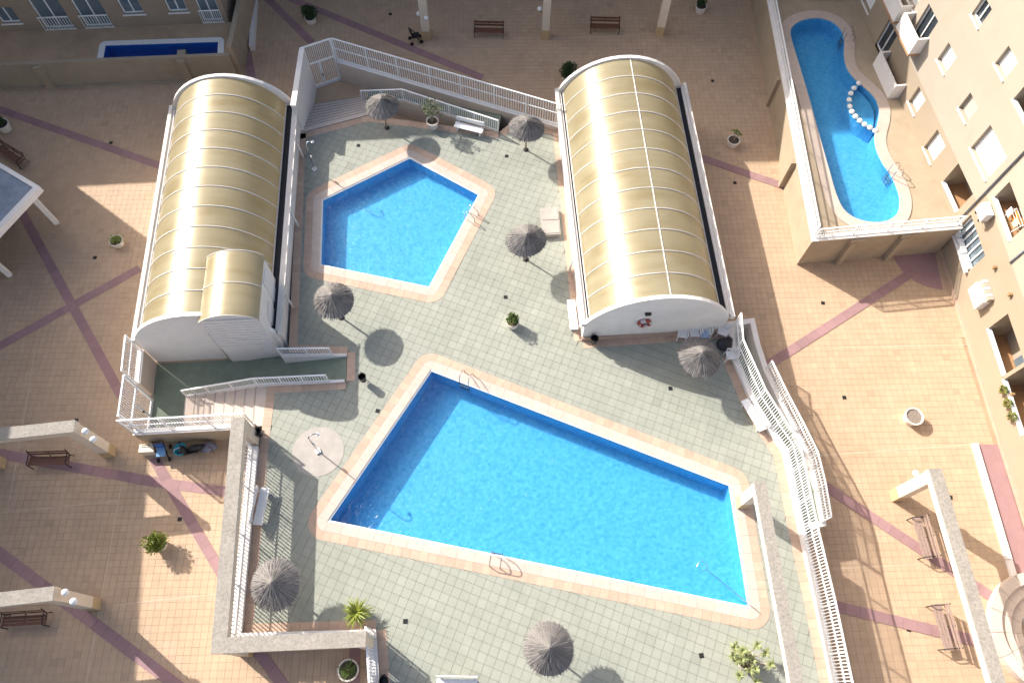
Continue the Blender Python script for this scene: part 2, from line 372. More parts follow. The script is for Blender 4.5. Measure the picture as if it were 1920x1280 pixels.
# ------------------------------------------------------------------ deck outline and pools (positions measured on the deck plane)
DECK = [at2(*p) for p in ((560, 251), (690, 217), (936, 248), (965, 224))] + V2((2.62, 30.86), (3.72, 16.95), (11.42, 17.75)) + \
    V2((11.36, 16.24), (12.17, 13.54), (12.86, 12.09), (13.41, 11.06), (13.51, 9.99), (13.6, 8.43), (13.71, 6.81), (13.97, 3.85), (14.2, .15), (14.3, -2.0),
       (-5.05, -1.6), (-5.74, 2.5), (-11.64, 2.22), (-12.29, 10.95), (-12.4, 14.02), (-8.42, 14.36), (-8.55, 15.86), (-11.6, 15.9))
BIG = [at2(*p) for p in ((613, 977), (1407, 1140), (1370, 908), (808, 692))]
SMALL = [at2(*p) for p in ((599, 497), (806, 540), (900, 364), (768, 294), (603, 374))]
for P_ in (BIG, SMALL):
    if area2(P_) < 0: P_.reverse()
RB_YAW = R(4.8)

# plaza ground
g = MB(); g.add([(-160, -120, PZ-.03), (160, -120, PZ-.03), (160, 200, PZ-.03), (-160, 200, PZ-.03)], [(0, 1, 2, 3)])
plaza = struct(g.build('plaza_ground', 'plaza_joint'))
PLAT = V2((16.5, 22.95), (24.6, 23.9), (24.6, 48), (16.3, 48))
region = V2((-36, -4), (25.3, -4), (24.7, 22.9), (25, 46), (-36, 46))
rbb = V2((3.9, 17.2), (11.3, 17.8), (10.2, 33.0), (2.7, 32.5)); lbb = V2((-18.7, 16), (-11.8, 16.4), (-13.2, 31.2), (-19.9, 30.6))
tiles(plaza, region, [DECK, PLAT, rbb, lbb], .33, R(2.5), .009, PZ, .03, 'plaza_tile', 0, [.02, .1, .1, .1], 3)
BZ = []
def bandpx(pts, w=.5):
    BZ.append(1); strip(plaza, [at2(x, y, PZ) for x, y in pts], w, PZ+.004+.0022*len(BZ), 'purple_tile', 'purple_slab', .66)
for b_ in (((-40, 192), (300, 311)), ((28, 375), (228, 742)), ((-30, 665), (262, 503)), ((-30, 845), (290, 903), (430, 922)), ((288, 858), (425, 1090)),
           ((-30, 1015), (340, 1290)), ((495, -8), (585, 80)), ((530, -8), (905, 146)), ((463, 94), (473, 150)), ((1305, 293), (1472, 350)),
           ((1425, 694), (1715, 508)), ((1535, 903), (1885, 1135)), ((1560, 1134), (1855, 1207)), ((478, 1212), (540, 1296)), ((666, 1200), (664, 1296))): bandpx(b_)
for b_ in (((67, 650), (12, 975)), ((228, 905), (160, 1290)), ((-10, 962), (226, 938)), ((222, 1133), (402, 1113)), ((1500, 856), (1836, 832)), ((1560, 652), (1812, 646)), ((1022, 74), (1260, 62)), ((1560, 1066), (1800, 1052))):
    strip(plaza, [at2(x, y, PZ) for x, y in b_], .05, PZ+.0025+.0004*random.random(), 'pale_joint', 'pale_joint_strip')
# purple quarter disc in the corner below the raised terrace and purple strip along the block on the right
cq = Vector((24.35, 23.75)); mb = MB(); mb.prism([cq]+[cq+Vector((2.5*math.cos(a), 2.5*math.sin(a))) for a in np.linspace(R(184), R(268), 14)], PZ-.03, PZ+.008)
o = mb.build('purple_quarter_disc', 'purple_tile', plaza); set_tone(o.data, .5)
mb = MB(); mb.prism(V2((24.0, 12.2), (25.1, 12.2), (25.6, 0), (24.5, 0)), PZ-.03, PZ+.008); o = mb.build('purple_strip', 'purple_tile', plaza); set_tone(o.data, .6)
k = root('kerb', (23.6, 12.2, PZ), 'low white kerb edging the purple strip along the right-hand block', 'kerb')
for i in range(9):
    mb = MB(); y0 = 12.2-i*1.45; x0 = 23.72+i*.066; mb.prism(V2((x0, y0), (x0+.3, y0), (x0+.366, y0-1.43), (x0+.066, y0-1.43)), PZ, PZ+.14); mb.build('kerb_stone', 'white_wall', k)

# ------------------------------------------------------------------ pool deck
deck_poly = [Vector((p.x, p.y, 0)) for p in DECK]
loops = [deck_poly, [Vector((p.x, p.y, 0)) for p in inset(BIG, .02)], [Vector((p.x, p.y, 0)) for p in inset(SMALL, .02)]]
flat = [p for l in loops for p in l]; mb = MB(); ZD = -.025
mb.add([(p.x, p.y, ZD) for p in flat], [])
for t_ in tessellate_polygon(loops):
    a, b, c = (flat[i] for i in t_); mb.f.append(t_ if (b-a).cross(c-a).z > 0 else t_[::-1])
n_ = len(DECK); b0 = len(mb.v); mb.v += [(p.x, p.y, PZ-.02) for p in DECK]; s_ = area2(DECK) > 0
for i in range(n_):
    j = (i+1) % n_; mb.f.append((b0+i, b0+j, j, i) if s_ else (b0+j, b0+i, i, j))
deck = struct(mb.build('pool_deck', 'deck_joint'))
tiles(deck, DECK, [BIG, SMALL], .42, R(-20), .011, 0, .025, 'deck_tile', .3, [.62, .62], 5)
sgn = 1 if area2(DECK) > 0 else -1
for i in range(n_):
    a, b = DECK[i], DECK[(i+1) % n_]
    if i == 6: continue
    d = (b-a).normalized(); nn = Vector((-d.y, d.x))*sgn
    strip(deck, [a+nn*.225+d*.01, b+nn*.225+d*(.0 if (b-a).length > 3 else .12)], .43, .004+.003*(i % 3), 'peach_tile', 'border_slab', .43)

def coping(parent, poly, d0, d1, z0, z1, m, name, seg, skip=()):
    n = len(poly); nor = []
    for i in range(n):
        e = (poly[(i+1) % n]-poly[i]).normalized(); nor.append(Vector((e.y, -e.x)))
    for i in range(n):
        a, b = poly[i], poly[(i+1) % n]; nr = nor[i]; L = (b-a).length; d = (b-a)/L; k = max(1, round(L/seg))
        for q in range(0 if i in skip else k):
            p = a+d*(L*q/k+.004); r = a+d*(L*(q+1)/k-.004); mb = MB(); mb.prism([p+nr*d0, r+nr*d0, r+nr*d1, p+nr*d1], z0, z1+random.uniform(0, .002)); o = mb.build(name, m, parent); set_tone(o.data, random.random())
        if i in skip or (i-1) % n in skip: continue
        n0 = nor[i-1]; a0 = math.atan2(n0.y, n0.x); a1 = math.atan2(nr.y, nr.x)
        while a1 < a0: a1 += 2*math.pi
        ar = [Vector((math.cos(t), math.sin(t))) for t in np.linspace(a0+.004, a1-.004, 8)]
        pts = ([a+v*d0 for v in ar] if d0 > .01 else [a.copy()])+[a+v*d1 for v in reversed(ar)]
        mb = MB(); mb.prism(pts, z0, z1); o = mb.build(name, m, parent); set_tone(o.data, random.random())
def pool(name, poly, depth, label, water_z=-.12):
    c = sum(poly, Vector((0, 0)))/len(poly); rt = root(name, (c.x, c.y, 0), label, 'pool')
    pi = inset(poly, .09); n = len(poly)
    mb = MB()
    for i in range(n):
        j = (i+1) % n; mb.add([(*pi[j], -depth), (*pi[i], -depth), (*pi[i], -.03), (*pi[j], -.03)], [(0, 1, 2, 3)])
    mb.build('basin_wall', 'pool_painted_ripple', rt)
    mb = MB(); mb.add([(*p, -depth) for p in pi], [tuple(range(n))]); mb.build('basin_floor', 'pool_painted_ripple', rt)
    mb = MB()
    for i in range(n):
        j = (i+1) % n; mb.add([(*poly[i], .0), (*poly[j], .0), (*pi[j], -.03), (*pi[i], -.03)], [(0, 1, 2, 3)])
        mb.add([(*pi[i], -.03), (*pi[j], -.03), (*pi[j], -.09), (*pi[i], -.09)], [(0, 1, 2, 3)])
    mb.build('rim', 'pool_rim', rt)
    mb = MB(); mb.add([(*p, water_z) for p in inset(poly, .092)], [tuple(range(n))]); mb.build('water', 'water', rt)
    coping(rt, poly, .0, .46, -.02, .016, 'coping_stone', 'coping_stone', .8); coping(rt, poly, .466, .88, -.02, .012, 'peach_tile', 'border_slab', .42)
    return rt
pool('swimming_pool', BIG, 1.22, 'large four-sided blue swimming pool with pale stone and peach edging')
pool('swimming_pool', SMALL, .85, 'smaller five-sided light blue pool between the two barrel roofs')

# ------------------------------------------------------------------ walls and railings
def wall_run(pts, t, z0, z1, m, name, label, cap=True, capm='white_wall', cat='wall', zt=None):
    """A wall along pts with its thickness to the left (t > 0) or right (t < 0); zt gives a sloping top."""
    rt = root(name, (pts[0][0], pts[0][1], z0), label, cat); a = [Vector(p[:2]) for p in pts]; b = off_line(pts, t); zt = zt or [z1]*len(a)
    mb = MB()
    for i in range(len(a)-1): mb.prism([a[i], a[i+1], b[i+1], b[i]], z0, 0, zt=[zt[i], zt[i+1], zt[i+1], zt[i]])
    mb.build('wall_body', m, rt)
    if cap:
        s = 1 if t > 0 else -1; a2 = off_line(pts, -.03*s); b2 = off_line(pts, t+.03*s); mb = MB()
        for i in range(len(a)-1):
            q = len(mb.v); quad = [a2[i], a2[i+1], b2[i+1], b2[i]]; zz = [zt[i], zt[i+1], zt[i+1], zt[i]]
            mb.v += [(p.x, p.y, z+.001) for p, z in zip(quad, zz)]+[(p.x, p.y, z+.05) for p, z in zip(quad, zz)]
            fs = [(3, 2, 1, 0), (4, 5, 6, 7), (0, 1, 5, 4), (1, 2, 6, 5), (2, 3, 7, 6), (3, 0, 4, 7)]; mb.f += [tuple(q+k for k in f) for f in fs]
        mb.build('wall_cap', capm, rt, fix=True)
    return rt
BAL = {}
def railing(pts, zb, h, label, group='white railings', sp=.135, posts=2.1, bw=.042, name='railing', midrail=True, gap=()):
    """White railing: rails per straight stretch, posts, and each baluster an object of its own."""
    zb = zb if isinstance(zb, (list, tuple)) else [zb]*len(pts)
    P = [Vector((p[0], p[1], z)) for p, z in zip(pts, zb)]; o = P[0]; rt = root(name, o, label, 'railing', group)
    hb = round(h-.1, 3)
    if (hb, bw) not in BAL: BAL[(hb, bw)] = mesh_of(MB().box((0, 0, hb/2), (bw, .016, hb)), 'baluster', 'white_paint'); 
    pk = ('post', h)
    if pk not in BAL: BAL[pk] = mesh_of(MB().box((0, 0, (h+.02)/2), (.07, .07, h+.02)), 'post', 'white_paint')
    for i in range(len(P)-1):
        a, b = P[i], P[i+1]; L = (b-a).to_2d().length; yaw = math.atan2(b.y-a.y, b.x-a.x)
        for z, w, tt in [(h, .075, .05), (.09, .045, .04)]+([(h*.56, .05, .045)] if midrail else []):
            mb = MB(); mb.bar(a+Vector((0, 0, z)), b+Vector((0, 0, z)), w, tt); mb.build('rail', 'white_paint', rt)
        n = max(1, round(L/sp)); npst = max(1, round(L/posts)); pp = {round(n*q/npst) for q in range(npst+1)}
        for q in range(n+1):
            p = a.lerp(b, q/n)-o
            if q in pp:
                if q > 0 or i == 0: inst(BAL[pk], 'post', rt, p, yaw)
            else: inst(BAL[(hb, bw)], 'baluster', rt, p+Vector((0, 0, .07)), yaw)
    return rt
CAPZ, RH = .32, 1.72
T0, T1 = Vector((-11.36, 35.66)), Vector((2.5, 30.86))
wall_run([T1, T0], -.25, PZ, CAPZ, 'pink_wall', 'parapet_wall', 'white-capped wall with the long railing along the upper edge of the pool deck')
railing(off_line([T0, T1], .14), CAPZ+.05, RH, 'long white railing on the wall at the upper edge of the pool deck', sp=.155, bw=.036)
RIN = V2((11.42, 17.72), (11.36, 16.24), (12.17, 13.54), (12.86, 12.09), (13.41, 11.06), (13.51, 9.99), (13.6, 8.43), (13.71, 6.81), (13.97, 3.85), (14.2, .15), (14.3, -2.0))
wall_run(RIN, .24, PZ, .28, 'white_wall', 'parapet_wall', 'bent white kerb wall along the right side of the pool deck')
railing(off_line(RIN, .13), .33, RH, 'bent white railing along the right side of the pool deck')
ROUT = V2((12.74, 18.31), (12.87, 16.97), (13.12, 15.6), (13.65, 13.8), (14.2, 12.2), (14.62, 10.8), (14.74, 9.3), (14.76, 7.75))
wall_run(V2((11.55, 18.1))+ROUT+V2((13.95, 7.6)), .22, PZ, 0, 'white_wall', 'ramp_wall', 'outer white wall of the ramp beside the barrel-roofed building on the right', zt=[-.2, -.2, -.2, -.2, -.1, 0, .08, .1, .1, .1])
railing(off_line(ROUT[2:], .11), [-.12, -.02, .05, .13, .15, .15], 1.0, 'outer white railing of the ramp on the right')
rp_ = off_line(RIN[:8], .25); mb = MB()
zz = [PZ+.02, PZ+.02, -1.0, -.75, -.55, -.35, -.15, -.02]; ro = [Vector((12.74, 18.2))]+ROUT[1:]
for i in range(7): mb.add([(*rp_[i], zz[i]), (*ro[min(i, 7)], zz[i]), (*ro[min(i+1, 7)], zz[i+1]), (*rp_[i+1], zz[i+1])], [(0, 1, 2, 3)])
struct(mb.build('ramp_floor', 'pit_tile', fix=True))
# lower left: frame wall of the deck with the railing under the beam
BLP = V2((-12.29, 10.75), (-11.64, 2.22), (-5.74, 2.5), (-5.05, -1.6))
wall_run(BLP, -.40, PZ, .28, 'white_wall', 'parapet_wall', 'white kerb wall around the lower left corner of the pool deck')
railing(off_line(BLP[:2], -.30), .33, 1.66, 'straight white railing beneath the long grey beam at lower left', sp=.17, bw=.058)
railing(off_line(BLP[1:3], -.30), .33, 1.66, 'white railing beneath the beam along the bottom left corner of the deck')
railing(off_line(BLP[2:], -.14), .33, RH, 'short white railing running out of the bottom edge of the picture')
# lower left entrance pit: walls, gate, stairs, ramp
LLW = V2((-18.95, 15.7), (-18.7, 13.85)); LLG = V2((-18.66, 13.55), (-18.45, 11.55)); LLS = V2((-18.45, 11.42), (-12.6, 11.9))
wall_run(LLW, -.26, PZ, CAPZ, 'pink_wall', 'parapet_wall', 'short white-capped wall left of the lower left gate')
wall_run(LLS, -.26, PZ, CAPZ, 'tan_wall', 'parapet_wall', 'tan wall with a white cap below the lower left stairs')
railing(off_line(LLW, -.13), CAPZ+.05, RH, 'white railing in front of the barrel-roofed building on the left')
railing(off_line(LLS, -.13), CAPZ+.05, RH, 'white railing above the lower left stairs')
def gate(a, b, label, leafs=2):
    """Metal gate from a to b: frame, barred leaves and a barred panel above them."""
    a = Vector((a[0], a[1], PZ)); b = Vector((b[0], b[1], PZ)); rt = root('gate', a, label, 'gate', 'white entrance gates'); yaw = math.atan2(b.y-a.y, b.x-a.x); up = Vector((0, 0, 1))
    for p in (a, b): MB().box(p+up*1.7, (.1, .1, 3.4), yaw).build('gate_post', 'white_paint', rt)
    for z, w_ in ((3.37, .08), (2.0, .1), (.12, .22)): MB().bar(a+up*z, b+up*z, .07, w_).build('gate_rail', 'white_paint', rt)
    L = (b-a).to_2d().length; n = round(L/.12)
    for q in range(1, n):
        p = a.lerp(b, q/n); MB().box(p+up*2.68, (.028, .028, 1.32), yaw).build('bar', 'white_paint', rt)
        MB().box(p+up*1.1, (.028, .028, 1.78), yaw).build('bar', 'white_paint', rt)
    p = a.lerp(b, .45); MB().box(p+up*1.1, (.13, .06, 1.76), yaw).build('lock_stile', 'white_paint', rt)
    MB().box(p+up*.95+Vector((.03, -.05, 0)), (.06, .08, .18), yaw).build('handle', 'black_metal', rt)
gate(LLG[0], LLG[1], 'white barred gate at the left entrance to the sunken green landing')
def stairs(lo, hi, n, z0, z1, name, label, m='step_stone'):
    """Steps from edge lo (two points) up to edge hi."""
    rt = root(name, (*lo[0], z0), label, 'stairs')
    for i in range(n):
        f0, f1 = i/n, (i+1)/n; a, b = lo[0].lerp(hi[0], f0), lo[1].lerp(hi[1], f0); c, d = lo[1].lerp(hi[1], f1), lo[0].lerp(hi[0], f1)
        mb = MB(); e = (d-a).normalized()*.02; mb.prism([a-e, b-e, c-e*.2, d-e*.2], z0, z0+(z1-z0)*(i+1)/n-.002*(i == n-1)); o = mb.build('step', m, rt); set_tone(o.data, .3+.4*random.random())
        z_ = z0+(z1-z0)*(i+1)/n; u = (d-a).normalized()*.07; mb = MB(); mb.prism([a-e, b-e, b-e+u, a-e+u], z_-.03, z_+.004); mb.build('nosing', 'step_nosing', o)
stairs([Vector((-16.95, 13.8)), Vector((-16.75, 11.6))], [Vector((-12.41, 14.0)), Vector((-12.26, 11.88))], 8, PZ, 0, 'stairs', 'pale steps rising to the deck beside the lower left gate')
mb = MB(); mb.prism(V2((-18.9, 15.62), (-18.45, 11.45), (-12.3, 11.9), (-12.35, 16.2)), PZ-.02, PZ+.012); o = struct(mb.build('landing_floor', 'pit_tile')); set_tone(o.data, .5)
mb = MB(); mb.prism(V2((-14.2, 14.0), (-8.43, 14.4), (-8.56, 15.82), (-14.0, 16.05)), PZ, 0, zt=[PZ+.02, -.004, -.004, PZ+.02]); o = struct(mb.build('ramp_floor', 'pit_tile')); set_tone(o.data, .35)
wall_run(V2((-16.9, 13.86), (-12.85, 14.1), (-8.5, 14.42)), -.14, PZ, 0, 'white_wall', 'guard_wall', 'low white wall under the long stair railing at lower left', zt=[PZ+.15, .12, .12], cap=False)
railing(V2((-16.9, 13.79), (-12.85, 14.03), (-9.3, 14.3)), [PZ+.1, .1, .1], .82, 'long white handrail between the lower left stairs and the ramp', midrail=False, posts=1.4)
wall_run(V2((-11.9, 15.75), (-8.55, 15.86)), -.14, PZ, .12, 'white_wall', 'guard_wall', 'short low white wall on the ramp beside the barrel building', cap=False)
railing(V2((-11.9, 15.69), (-9.3, 15.78)), .1, .82, 'short white handrail on the ramp beside the barrel building', midrail=False, posts=1.3)
# upper left entrance: gate, landing, stairs, ramp along the wall, guard railing
gate((-13.12, 34.95), (-11.45, 35.78), 'white barred gate at the top of the upper left stairs')
wall_run(V2((-13.16, 35.0), (-13.05, 30.5)), .25, PZ, 2.05, 'white_wall', 'tall_wall', 'tall plain white wall between the upper left stairs and the barrel roof')
mb = MB(); mb.prism(V2((-13.2, 35.0), (-11.4, 35.75), (-9.0, 34.85), (-9.6, 33.6), (-13.2, 33.2)), PZ-.02, PZ+.012); o = struct(mb.build('landing_floor', 'plaza_tile')); set_tone(o.data, .3)
stairs([Vector((-13.15, 33.5)), Vector((-9.75, 34.3))], [Vector((-13.03, 30.28)), Vector((-9.08, 31.78))], 8, PZ, 0, 'stairs', 'wide pale steps below the upper left gate')
gi = [Vector((-9.7, 33.75)), Vector((-6.95, 32.98)), Vector((-1.1, 30.75))]
tw = (T1-T0).normalized(); rl = [T0+tw*2.0, T0+tw*4.7, T0+tw*11.0]
mb = MB(); z3 = [PZ+.02, -.95, -.004]
for i in range(2): mb.add([(*rl[i], z3[i]), (*gi[i], z3[i]), (*gi[i+1], z3[i+1]), (*rl[i+1], z3[i+1])], [(0, 1, 2, 3)])
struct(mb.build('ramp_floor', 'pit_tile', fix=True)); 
wall_run(gi, -.16, PZ, .1, 'pink_wall', 'guard_wall', 'low pale wall under the guard railing of the upper ramp', zt=[-.95, .1, .1], cap=False)
railing(off_line(gi, -.08), [-.95, .08, .08], .95, 'white guard railing between the upper ramp and the deck', midrail=False, posts=1.5, sp=.14)

# ------------------------------------------------------------------ barrel-roofed buildings
def arc_pts(x0, x1, zs, rise, n=22):
    c = (x1-x0)/2; r = (c*c+rise*rise)/(2*rise); a = math.asin(min(1, c/r)); xm = (x0+x1)/2
    return [(xm+r*math.sin(t), zs+rise-r+r*math.cos(t)) for t in np.linspace(-a, a, n)]
def vault(rt, x0, x1, y0, y1, zs, rise, panels, ribs=True, n=22, lip=.0):
    prof = arc_pts(x0, x1, zs, rise, n)
    for k in range(panels):
        a = y0+(y1-y0)*k/panels+.02; b = y0+(y1-y0)*(k+1)/panels-.02; mb = MB(); q = len(prof)
        mb.v = [(x, a, z) for x, z in prof]+[(x, b, z) for x, z in prof]+[(x, a, z-.05) for x, z in prof]+[(x, b, z-.05) for x, z in prof]
        for i in range(q-1): mb.f += [(i, i+1, q+i+1, q+i), (2*q+i, 2*q+i+1, i+1, i), (q+i, q+i+1, 3*q+i+1, 3*q+i)]
        o = mb.build('roof_panel', 'polycarbonate', rt); me = o.data
        sm = [True if p.index % 3 == 0 else False for p in me.polygons]; me.polygons.foreach_set('use_smooth', sm)
        bm = bmesh.new(); bm.from_mesh(me)
        es = [e for e in bm.edges if abs(e.verts[0].co.y-e.verts[1].co.y) < 1e-4 and abs(e.verts[0].co.z-e.verts[1].co.z) < 2]
        bmesh.ops.split_edges(bm, edges=es); bm.to_mesh(me); bm.free()
    for k in range(panels+1):
        y = y0+(y1-y0)*k/panels; mb = MB(); mb.tube([(x, y, z+.008) for x, z in prof], .031 if ribs else .025, 6); mb.build('rib', 'gutter_white', rt, smooth=True)
def tympanum(rt, x0, x1, y, t, zb, zs, rise, m, name='end_wall'):
    prof = arc_pts(x0, x1, zs, rise, 18); pts = [(x1, zb), (x0, zb)]+prof; n = len(pts); mb = MB()
    mb.v = [(x, y, z) for x, z in pts]+[(x, y+t, z) for x, z in pts]
    mb.f = [tuple(range(n)), tuple(reversed(range(n, 2*n)))]+[(i, n+i, n+(i+1) % n, (i+1) % n) for i in range(n)]
    return mb.build(name, m, rt, fix=True)
def barrel(origin, W, L, zs, rise, label, seam):
    rt = root('barrel_building', (*origin, PZ), label, 'building', 'barrel-roofed buildings', RB_YAW); h = -PZ
    ORI[rt] = Matrix.Identity(4); zs_ = zs+h
    for x0, x1 in ((.14, .34), (W-.34, W-.14)):
        mb = MB(); mb.prism(V2((x0, .2), (x1, .2), (x1, L-.2), (x0, L-.2)), 0, zs_-.02); mb.build('side_wall', 'white_wall', rt)
    tympanum(rt, .16, W-.3, 0, .2, 0, zs_, rise+.08, 'white_wall'); tympanum(rt, .16, W-.3, L-.2, .2, 0, zs_, rise+.08, 'white_wall')
    for s, x in ((1, 0), (-1, W)):
        mb = MB(); mb.box((x+s*.10, L/2, zs_-.08), (.2, L, .3)); mb.build('gutter', 'gutter_white', rt)
        cw = .24 if s > 0 else .5
        mb = MB(); mb.box((x+s*(.2+cw/2), L/2, zs_-.2), (cw, L-.45, .16)); mb.build('gutter_channel', 'gutter_dark', rt)
    mb = MB(); mb.prism(V2((.35, .21), (W-.35, .21), (W-.35, L-.21), (.35, L-.21)), h-.1, h); mb.build('inner_floor', 'white_wall', rt)
    vault(rt, .45, W-.7, .2, L-.2, zs_-.02, rise, 12)
    for x in (.45, W-.7):
        mb = MB(); mb.box((x, L/2, zs_-.0), (.05, L-.5, .1)); mb.build('eave_strip', 'gutter_white', rt)
    if seam:
        mb = MB(); x, z = W/2, zs_-.02+rise+.004; mb.bar((x+.2, .2, z-.01), (x+.2, L-.2, z-.01), .055, .03); mb.build('ridge_strip', 'gutter_white', rt)
    return rt
RBO = Vector((3.5, 17.02)); RBW, RBL = 7.85, 15.6
rb = barrel(RBO, RBW, RBL, 1.7, 2.35, 'barrel-roofed building on the right with a pale seam along its golden vault', True)
LBO = Vector((-19.13, 15.72)); LBW, LBL = 7.5, 15.25
lb = barrel(LBO, LBW, LBL, 1.35, 2.3, 'barrel-roofed building on the left with a small raised vault at its front corner', False)
h_ = -PZ
# downpipes and fittings on the side wall of the left building
for y in (2.2, 7.3, 12.2):
    mb = MB(); mb.tube([(LBW+.03, y, 2.6), (LBW+.12, y-.05, 1.9), (LBW+.14, y-.1, 1.35)], .06, 8); mb.build('spout', 'gutter_white', lb, smooth=True)
for y in (4.0,): mb = MB(); mb.tube([(-.02, y, 2.7), (-.1, y, 2.0), (-.1, y, 1.4)], .06, 8); mb.build('spout', 'gutter_white', rb, smooth=True)
# tower at the front corner of the left building
TX0, TX1, TY0, TY1, TZ = 4.2, 6.95, -.2, 3.2, 3.5+h_
mb = MB(); mb.prism(V2((TX0, TY0), (TX1, TY0), (TX1, TY1), (TX0, TY1)), 0, TZ); tw_ = mb.build('corner_tower', 'white_wall', lb)
for k in range(11):
    z = h_+.55+k*.275; mb = MB(); mb.box(((TX0+TX1)/2, TY0-.03, z+.13), (TX1-TX0-.04, .08, .235)); mb.build('board', 'louvre_white', tw_)
mb = MB(); mb.box((TX1+.02, 1.0, h_+1.15), (.05, .95, 2.1)); mb.build('door', 'louvre_white', tw_)
mb = MB(); mb.box((TX1+.02, 2.3, h_+1.7), (.04, .8, 3.0)); mb.build('side_panel', 'louvre_white', tw_)
mb = MB(); mb.box((TX1+.06, .62, h_+1.1), (.05, .12, .22)); mb.build('door_plate', 'black_metal', tw_)
vault(tw_, TX0-.06, TX1+.06, TY0-.1, TY1+.1, TZ+.02, .62, 2, ribs=False, n=16)
tympanum(tw_, TX0, TX1, TY0+.0, .1, TZ-.3, TZ, .6, 'louvre_white', 'gable'); tympanum(tw_, TX0, TX1, TY1-.1, .1, TZ-.3, TZ, .6, 'louvre_white', 'gable')
mb = MB(); mb.tube([(TX0-.12, -.12, 3.25), (TX0-.12, -.12, .05)], .055, 8); mb.build('downpipe', 'gutter_white', lb, smooth=True)
# front wall of the right building: plinth, vent
mb = MB(); mb.box((RBW/2, -.05, h_+.16), (RBW-.3, .12, .32)); mb.build('plinth', 'peach_tile', rb); set_tone(bpy.data.objects[-1].data if False else rb.children[-1].data, .3)

def on_plane(px, py, O, U):
    """Distance along U from O and height where a measured point lies on the vertical plane through O along U."""
    r = ROT @ Vector((px-960, py-640, FPX)); n = Vector((U[1], -U[0])); t = (n.x*O[0]+n.y*O[1])/(n.x*r.x+n.y*r.y)
    return ((t*r.x-O[0])*U[0]+(t*r.y-O[1])*U[1], CAMH+t*r.z)
ur = Vector((math.cos(RB_YAW), math.sin(RB_YAW)))
s, z = on_plane(1208, 603, RBO, ur); s2, z2 = on_plane(1215, 587, RBO, ur)
mb = MB(); mb.box((s2, -.06, z2+h_), (.3, .12, .16)); mb.build('vent', 'black_metal', rb)
c = RBO+ur*s+Vector((ur.y, -ur.x))*.08
lr = root('lifebuoy', (c.x, c.y, z), 'red and white lifebuoy hanging on the arched white end wall', 'lifebuoy', rz=RB_YAW); ORI[lr] = Matrix.Identity(4)
for q in range(8):
    mb = MB(); a0 = q*math.pi/4; mb.tube([(.3*math.cos(a), -.02, .3*math.sin(a)) for a in np.linspace(a0, a0+math.pi/4, 5)], .085, 8); mb.build('ring_section', 'red_ring' if q % 2 else 'plastic_rose', lr, smooth=True)

# ------------------------------------------------------------------ porticoes (concrete frames) and their globe lamps
def portico(path, ztop, posts, label, wd=.56, th=.42):
    rt = root('portico', (*posts[0][:2], posts[0][2]), label, 'portico', 'concrete portico frames'); L_ = off_line(path, wd/2); R_ = off_line(path, -wd/2)
    L2 = off_line(path, wd/2+.012); R2 = off_line(path, -wd/2-.012)
    for i in range(len(path)-1):
        mb = MB(); mb.prism([L_[i], L_[i+1], R_[i+1], R_[i]], ztop-th, ztop, bottom=True); mb.build('beam', 'portico_cream', rt)
        mb = MB(); mb.prism([L2[i], L2[i+1], R2[i+1], R2[i]], ztop+.002, ztop+.045, bottom=True); mb.build('top_slab', 'concrete_top', rt)
    for x, y, zb, ang in posts:
        mb = MB(); mb.box((x, y, (zb+.75+ztop-th)/2), (wd-.02, wd-.06, ztop-th-zb-.75), ang); mb.build('post', 'portico_cream', rt)
        mb = MB(); mb.box((x, y, zb+.375), (wd+.0, wd-.04, .75), ang); mb.build('post_foot', 'portico_plinth', rt)
    return rt
def ang_(a, b): return math.atan2(b[1]-a[1], b[0]-a[0])
p0, p1 = at2(1756, 890, 2.65), at2(1872, 1280, 2.65); p1 = p0+(p1-p0)*1.25
portico([p0+(p0-p1).normalized()*.28, p1], 2.65, [(*p0, PZ, ang_(p0, p1)), (*p1, PZ, ang_(p0, p1))], 'concrete portico frame over the plaza benches at lower right')
p0, p1 = at2(1426, 914, 3.05), at2(1494, 1280, 3.05); p1 = p0+(p1-p0)*1.25
portico([p0+(p0-p1).normalized()*.25, p1], 3.05, [(*p0, 0, ang_(p0, p1)), (*p1, 0, ang_(p0, p1))], 'concrete portico frame standing on the deck beside the large pool', wd=.5)
b0_, b1_, b2_ = Vector((-12.62, 11.15)), Vector((-11.72, 1.62)), Vector((-5.75, 2.0))
portico([b0_+(b0_-b1_).normalized()*.28, b1_, b2_], 2.45, [(*b0_, PZ, ang_(b0_, b1_)), (*b1_, PZ, 0), (*(b2_-Vector((.28, 0))), PZ, 0)], 'L-shaped concrete portico frame over the railing at lower left', wd=.6)
for (bx, tx, ty, ex, ey, lab) in (((207, 848), 137, 801, -40, 818, 'concrete portico frame over a bench left of the lower left gate'), ((178, 1133), 95, 1117, -75, 1132, 'concrete portico frame over a bench in the bottom left corner')):
    q0 = at2(*bx, PZ); q1 = at2(ex, ey, 2.75); q1 = q0+(q1-q0).normalized()*5.4
    portico([q0+(q0-q1).normalized()*.28, q1], 2.75, [(*q0, PZ, ang_(q0, q1)), (*q1, PZ, ang_(q0, q1))], lab)
for px, py, lab in ((800, 71, 'leftmost concrete portico post at the top edge, with two globe lamps'), (1022, 69, 'middle concrete portico post at the top edge, left of a bench'), (1236, 63, 'rightmost concrete portico post at the top edge, right of a bench')):
    q0 = at2(px, py, PZ); dx = {800: -.0, 1022: .03, 1236: .12}[px]; q1 = q0+Vector((dx, 1)).normalized()*4.6
    portico([q0+(q0-q1).normalized()*.28, q1], 2.75, [(*q0, PZ, ang_(q0, q1)), (*q1, PZ, ang_(q0, q1))], lab)
